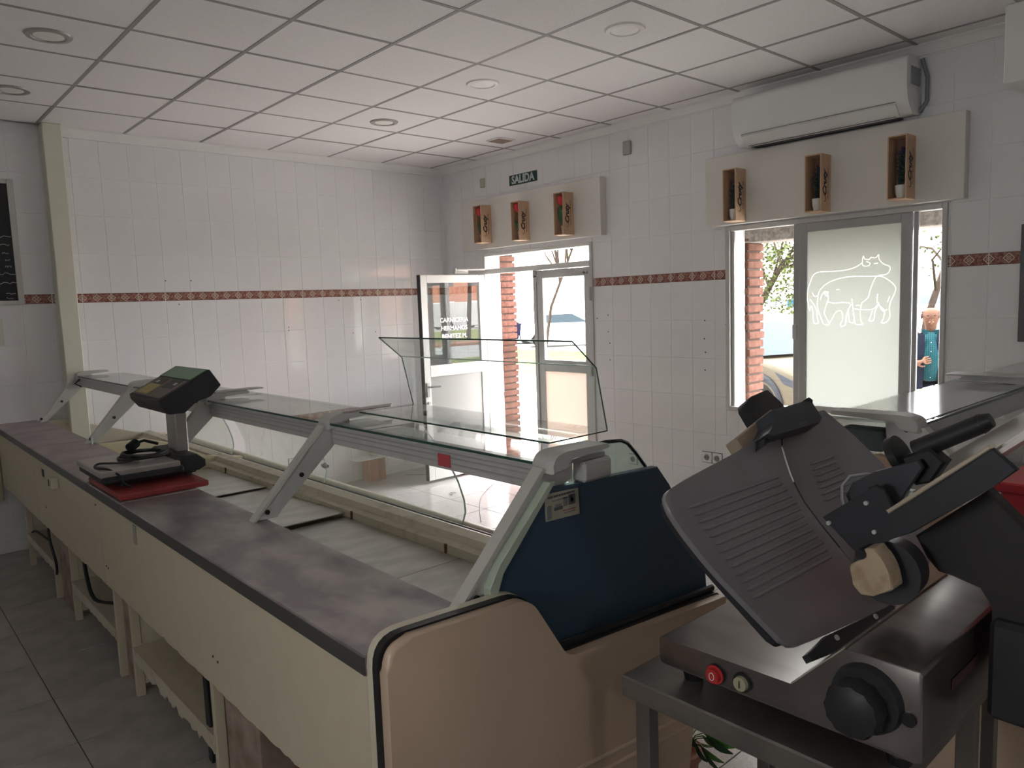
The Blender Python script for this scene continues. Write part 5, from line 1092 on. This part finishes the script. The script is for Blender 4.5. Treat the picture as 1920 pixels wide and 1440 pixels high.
b = B(); b.box(30.1, 30.2, 15.35, 15.45, GZ, 1.15); b.box(30.1, 30.2, 15.95, 16.05, GZ, 1.15); o = b.obj('awning_posts', grey_pl); o.parent = bpy.data.objects['blue_awning']; o.location = WO['awning_posts']-WO['blue_awning']
def bush(x, y, r, label, seed):
    rnd = random.Random(seed); b = B()
    for k in range(500):
        v = Vector((rnd.gauss(0, .5), rnd.gauss(0, .5), abs(rnd.gauss(0, .5))))*r; p = Vector((x, y, GZ+.05))+v; d = Vector((rnd.uniform(-1, 1), rnd.uniform(-1, 1), rnd.uniform(0, 1))).normalized()*.12; sd = Vector((-d.y, d.x, 0)).normalized()*.035
        b.quad(p, p+d*.5-sd, p+d, p+d*.5+sd)
    tag(b.obj('bush', mat('bush green', (.03, .08, .016), .7, spec=.06, var=.3, scale=4), None, recalc=False), label, 'bush')
bush(15.2, 8.9, .6, 'low green bush on the lawn behind the beige car', 4)

# ================================================================ THE MAN ON THE PAVEMENT
mn = thing('person', 'bald man in glasses, navy jacket and turquoise checked shirt, standing outside looking down', 'person', (8.0, 2.78, GZ))
MX, MY = 8.0, 2.78
face_dir = Vector((-.93, -.36, 0)).normalized(); side = Vector((-face_dir.y, face_dir.x, 0))      # side = his left... right-hand rule: +side
def mp(f, s, z): return Vector((MX, MY, GZ))+face_dir*f+side*s+Vector((0, 0, z))
def skin_body(name, verts, edges, radii, m, parent, sub=2, root=0):
    me = bpy.data.meshes.new(name); c = Vector(verts[0]); me.from_pydata([Vector(v)-c for v in verts], edges, []); me.materials.append(m)
    o = bpy.data.objects.new(name, me); COL.objects.link(o); place(o, c, parent)
    md = o.modifiers.new('skin', 'SKIN'); 
    if not me.skin_vertices: me.attributes  # layer is made by the modifier
    sv = me.skin_vertices[0].data
    for i, r in enumerate(radii): sv[i].radius = (r, r) if not isinstance(r, tuple) else r; sv[i].use_root = (i == root)
    md.use_smooth_shade = True; s = o.modifiers.new('sub', 'SUBSURF'); s.levels = sub; s.render_levels = sub
    return o
jean = mat('slate blue trousers', (.0065, .0075, .019), .8, spec=.06, var=.2, scale=20); navyj = mat('navy jacket', (.008, .0095, .019), .75, spec=.06, var=.2, scale=12); skin = mat('fair skin', (.115, .060, .042), .5, spec=.06, var=.05)
# turquoise check shirt
shirt = bpy.data.materials.new('turquoise checked shirt'); shirt.use_nodes = True; nt = shirt.node_tree; tc = nt.nodes.new('ShaderNodeTexCoord'); mp_ = nt.nodes.new('ShaderNodeMapping'); mp_.inputs['Rotation'].default_value = (0, 0, math.atan2(-side.y, side.x)); nt.links.new(tc.outputs['Object'], mp_.inputs[0])
mx = None; sxx = nt.nodes.new('ShaderNodeSeparateXYZ'); nt.links.new(mp_.outputs[0], sxx.inputs[0])
def wv(sock, sc):
    a = nt.nodes.new('ShaderNodeMath'); a.operation = 'MULTIPLY'; a.inputs[1].default_value = sc; nt.links.new(sock, a.inputs[0]); f = nt.nodes.new('ShaderNodeMath'); f.operation = 'FRACT'; nt.links.new(a.outputs[0], f.inputs[0]); g = nt.nodes.new('ShaderNodeMath'); g.operation = 'GREATER_THAN'; g.inputs[1].default_value = .7; nt.links.new(f.outputs[0], g.inputs[0]); return g.outputs[0]
mxx = nt.nodes.new('ShaderNodeMath'); mxx.operation = 'MAXIMUM'; nt.links.new(wv(sxx.outputs[0], 55), mxx.inputs[0]); nt.links.new(wv(sxx.outputs[2], 55), mxx.inputs[1])
cr = nt.nodes.new('ShaderNodeMix'); cr.data_type = 'RGBA'; cr.inputs[6].default_value = (.012, .050, .057, 1); cr.inputs[7].default_value = (.003, .020, .030, 1); nt.links.new(mxx.outputs[0], cr.inputs[0]); nt.links.new(cr.outputs[2], nt.nodes['Principled BSDF'].inputs['Base Color']); nt.nodes['Principled BSDF'].inputs['Roughness'].default_value = .8; nt.nodes['Principled BSDF'].inputs['Specular IOR Level'].default_value = .06
# trousers
V = [mp(0, 0, .97), mp(0, 0, .90), mp(.0, .10, .86), mp(.03, .115, .50), mp(.0, .13, .10), mp(0, -.10, .86), mp(.03, -.12, .50), mp(.0, -.13, .10)]
skin_body('trousers', V, [(0, 1), (1, 2), (2, 3), (3, 4), (1, 5), (5, 6), (6, 7)], [(.125, .16), (.13, .165), .10, .075, .062, .10, .075, .062], jean, mn)
for s in (1, -1):
    b = B(); M_ = frame_M(mp(.05, .13*s, 0), face_dir, side); b.lathe([(0, 0), (.05, .0), (.052, .03), (.04, .07), (0, .08)], M_ @ Matrix.Diagonal((2.6, 1, 1, 1)), 16); b.obj('shoe', mat('dark brown shoe', (.05, .03, .02), .5, spec=.06), mn, smooth=True)
b = B(); b.lathe([(.155, 0), (.158, .035), (.15, .036)], frame_M(mp(0, 0, .965), face_dir, side) @ Matrix.Diagonal((.83, 1.05, 1, 1)), 24); b.obj('belt', rubber, mn)
# shirted torso (one surface)
V = [mp(.0, 0, .95), mp(.035, 0, 1.08), mp(.03, 0, 1.22), mp(.0, 0, 1.38), mp(0, 0, 1.45)]
tor = skin_body('shirt', V, [(0, 1), (1, 2), (2, 3), (3, 4)], [(.135, .155), (.155, .16), (.14, .165), (.10, .15), (.06, .075)], shirt, mn)
for k in range(5):
    b = B(); b.ball(mp(.19-.012*abs(k-1.5), 0, 1.34-.085*k), .0035, 1); b.obj('button', white_pl, tor)
for s in (1, -1):
    b = B(); b.prism([(0, 0), (.075, .012), (.05, -.06)], 0, .006, lambda a, c, h: mp(.075+h, s*(.012+a), 1.455+c), .001, 1); b.obj('collar', shirt, tor)
# head, neck and hands: the body itself
V = [mp(.0, 0, 1.40), mp(.02, 0, 1.50), mp(.045, 0, 1.555), mp(.04, 0, 1.62), mp(.03, 0, 1.672)]
bd = skin_body('head', V, [(0, 1), (1, 2), (2, 3), (3, 4)], [.055, .052, (.074, .064), (.098, .080), (.055, .046)], skin, mn)
for s in (1, -1):
    b = B(); b.ball(mp(.035, s*.082, 1.59), .016, 2, (1, .6, 1.7)); b.obj('ear', skin, bd, smooth=True)
    b = B(); b.ball(mp(.128, s*.03, 1.60), .010, 2); b.obj('eye', mat('eye dark', (.05, .03, .02), .3, spec=.06), bd, smooth=True)
b = B(); b.lathe([(.017, 0), (.012, .025), (.005, .05)], frame_M(mp(.128, 0, 1.562), side, face_dir), 10); b.obj('nose', skin, bd, smooth=True)
b = B(); b.tube([mp(.125, -.022, 1.535), mp(.13, 0, 1.537), mp(.125, .022, 1.535)], .004, 6); b.obj('mouth', mat('lips', (.45, .18, .14), .5, spec=.06), bd)
gm_ = mat('thin dark glasses frame', (.10, .05, .05), .4, spec=.06); b = B()
for s in (1, -1):
    b.tube([mp(.143, s*.032+.021*math.cos(a), 1.598+.015*math.sin(a)) for a in [k*.63 for k in range(10)]], .0018, 5, closed=True); b.tube([mp(.14, s*.053, 1.602), mp(.03, s*.083, 1.605)], .0018, 5)
b.tube([mp(.145, -.011, 1.60), mp(.148, 0, 1.603), mp(.145, .011, 1.60)], .0018, 5); b.obj('glasses', gm_, bd)
hairm = mat('short grey hair', (.03, .024, .024), .9, spec=.06, var=.3, scale=60)
b = B()
for k in range(260):
    a = random.uniform(-2.2, 2.2)+math.pi; z = random.uniform(1.57, 1.655); rad = .082+.012*math.cos(a+math.pi)
    p = mp(.035+math.cos(a)*.088, math.sin(a)*.080, z); d = Vector((0, 0, -.014)); q = (p-mp(.03, 0, z)).normalized()*.006; sd = Vector((-q.y, q.x, 0)).normalized()*.004
    b.quad(p-sd, p+q-sd*.2, p+q+d, p+sd)
b.obj('hair', hairm, bd, recalc=False)['kind'] = 'stuff'
# open jacket: two fronts with sleeves, back
for s, fore in ((1, [mp(.0, .23, 1.40), mp(-.02, .28, 1.18), mp(.03, .27, .95), mp(.08, .25, .86)]), (-1, [mp(.0, -.22, 1.40), mp(-.02, -.29, 1.17), mp(.12, -.27, 1.11), mp(.20, -.15, 1.14)])):
    V = [mp(-.02, s*.10, 1.43)]+fore
    skin_body('sleeve', V, [(0, 1), (1, 2), (2, 3), (3, 4)], [.055, .062, .052, .046, .040], navyj, mn)
def jac(nm, path):
    b = B(); b.strip([(p[0], p[1]) for p in path], .012, .90, 1.42, lambda a, c, h: mp(a*(1-.22*max(0, (h-1.2)/.25)), c*(1-.22*max(0, (h-1.2)/.25)), h)); return b.obj(nm, navyj, mn, smooth=60)
for s in (1, -1):
    jac('jacket_front', [(.172, s*.065), (.165, s*.13), (.11, s*.195), (0, s*.215), (-.09, s*.185), (-.15, s*.11), (-.17, 0)])
# hands with fingers; his right one is held at the chest
def hand(nm, wrist, d, palm_n, r=.0085, curl=.5):
    d = Vector(d).normalized(); n = Vector(palm_n).normalized(); w = d.cross(n).normalized(); W0 = Vector(wrist)
    V = [W0, W0+d*.045, W0+d*.085]; E = [(0, 1), (1, 2)]; R = [.024, (.034, .016), (.034, .015)]
    for k, (off, L) in enumerate(((-.030, .068), (-.010, .078), (.010, .074), (.030, .058))):
        i = len(V); base = W0+d*.085+w*off; c = curl; V += [base+d*.01, base+d*L*.5+n*L*.12*c, base+d*L*.85+n*L*.45*c]; E += [(2, i), (i, i+1), (i+1, i+2)]; R += [.010, .0088, .0075]
    i = len(V); tb_ = W0+d*.03-w*.030; V += [tb_, tb_+d*.03-w*.02+n*.01, tb_+d*.055-w*.022+n*.02]; E += [(1, i), (i, i+1), (i+1, i+2)]; R += [.012, .0105, .009]
    return skin_body(nm, V, E, R, skin, bd, 2)
hand('hand', mp(.205, -.14, 1.145), side+Vector((0, 0, .25)), -face_dir)
hand('hand', mp(.085, .25, .85), Vector((0, 0, -1))+face_dir*.2, -side, curl=.7)
wsn = thing('warning_sign', 'small yellow triangular floor sign behind the man', 'sign', (9.6, 3.36, GZ))
b = B(); b.prism([(-.14, 0), (.14, 0), (.02, .85), (-.02, .85)], 0, .02, lambda a, c, h: Vector((9.6+h, 3.36+a, GZ+c)), .003, 1); b.obj('panel', mat('yellow plastic sign', (.09, .07, .008), .5, spec=.06), wsn)
b = B(); b.prism([(-.14, 0), (.14, 0), (.02, .85), (-.02, .85)], 0, .02, lambda a, c, h: Vector((9.6+h+.25*(1-c/.9), 3.36+a, GZ+c)), .003, 1); b.obj('panel', mat('yellow plastic sign', (.09, .07, .008), .5, spec=.06), wsn)
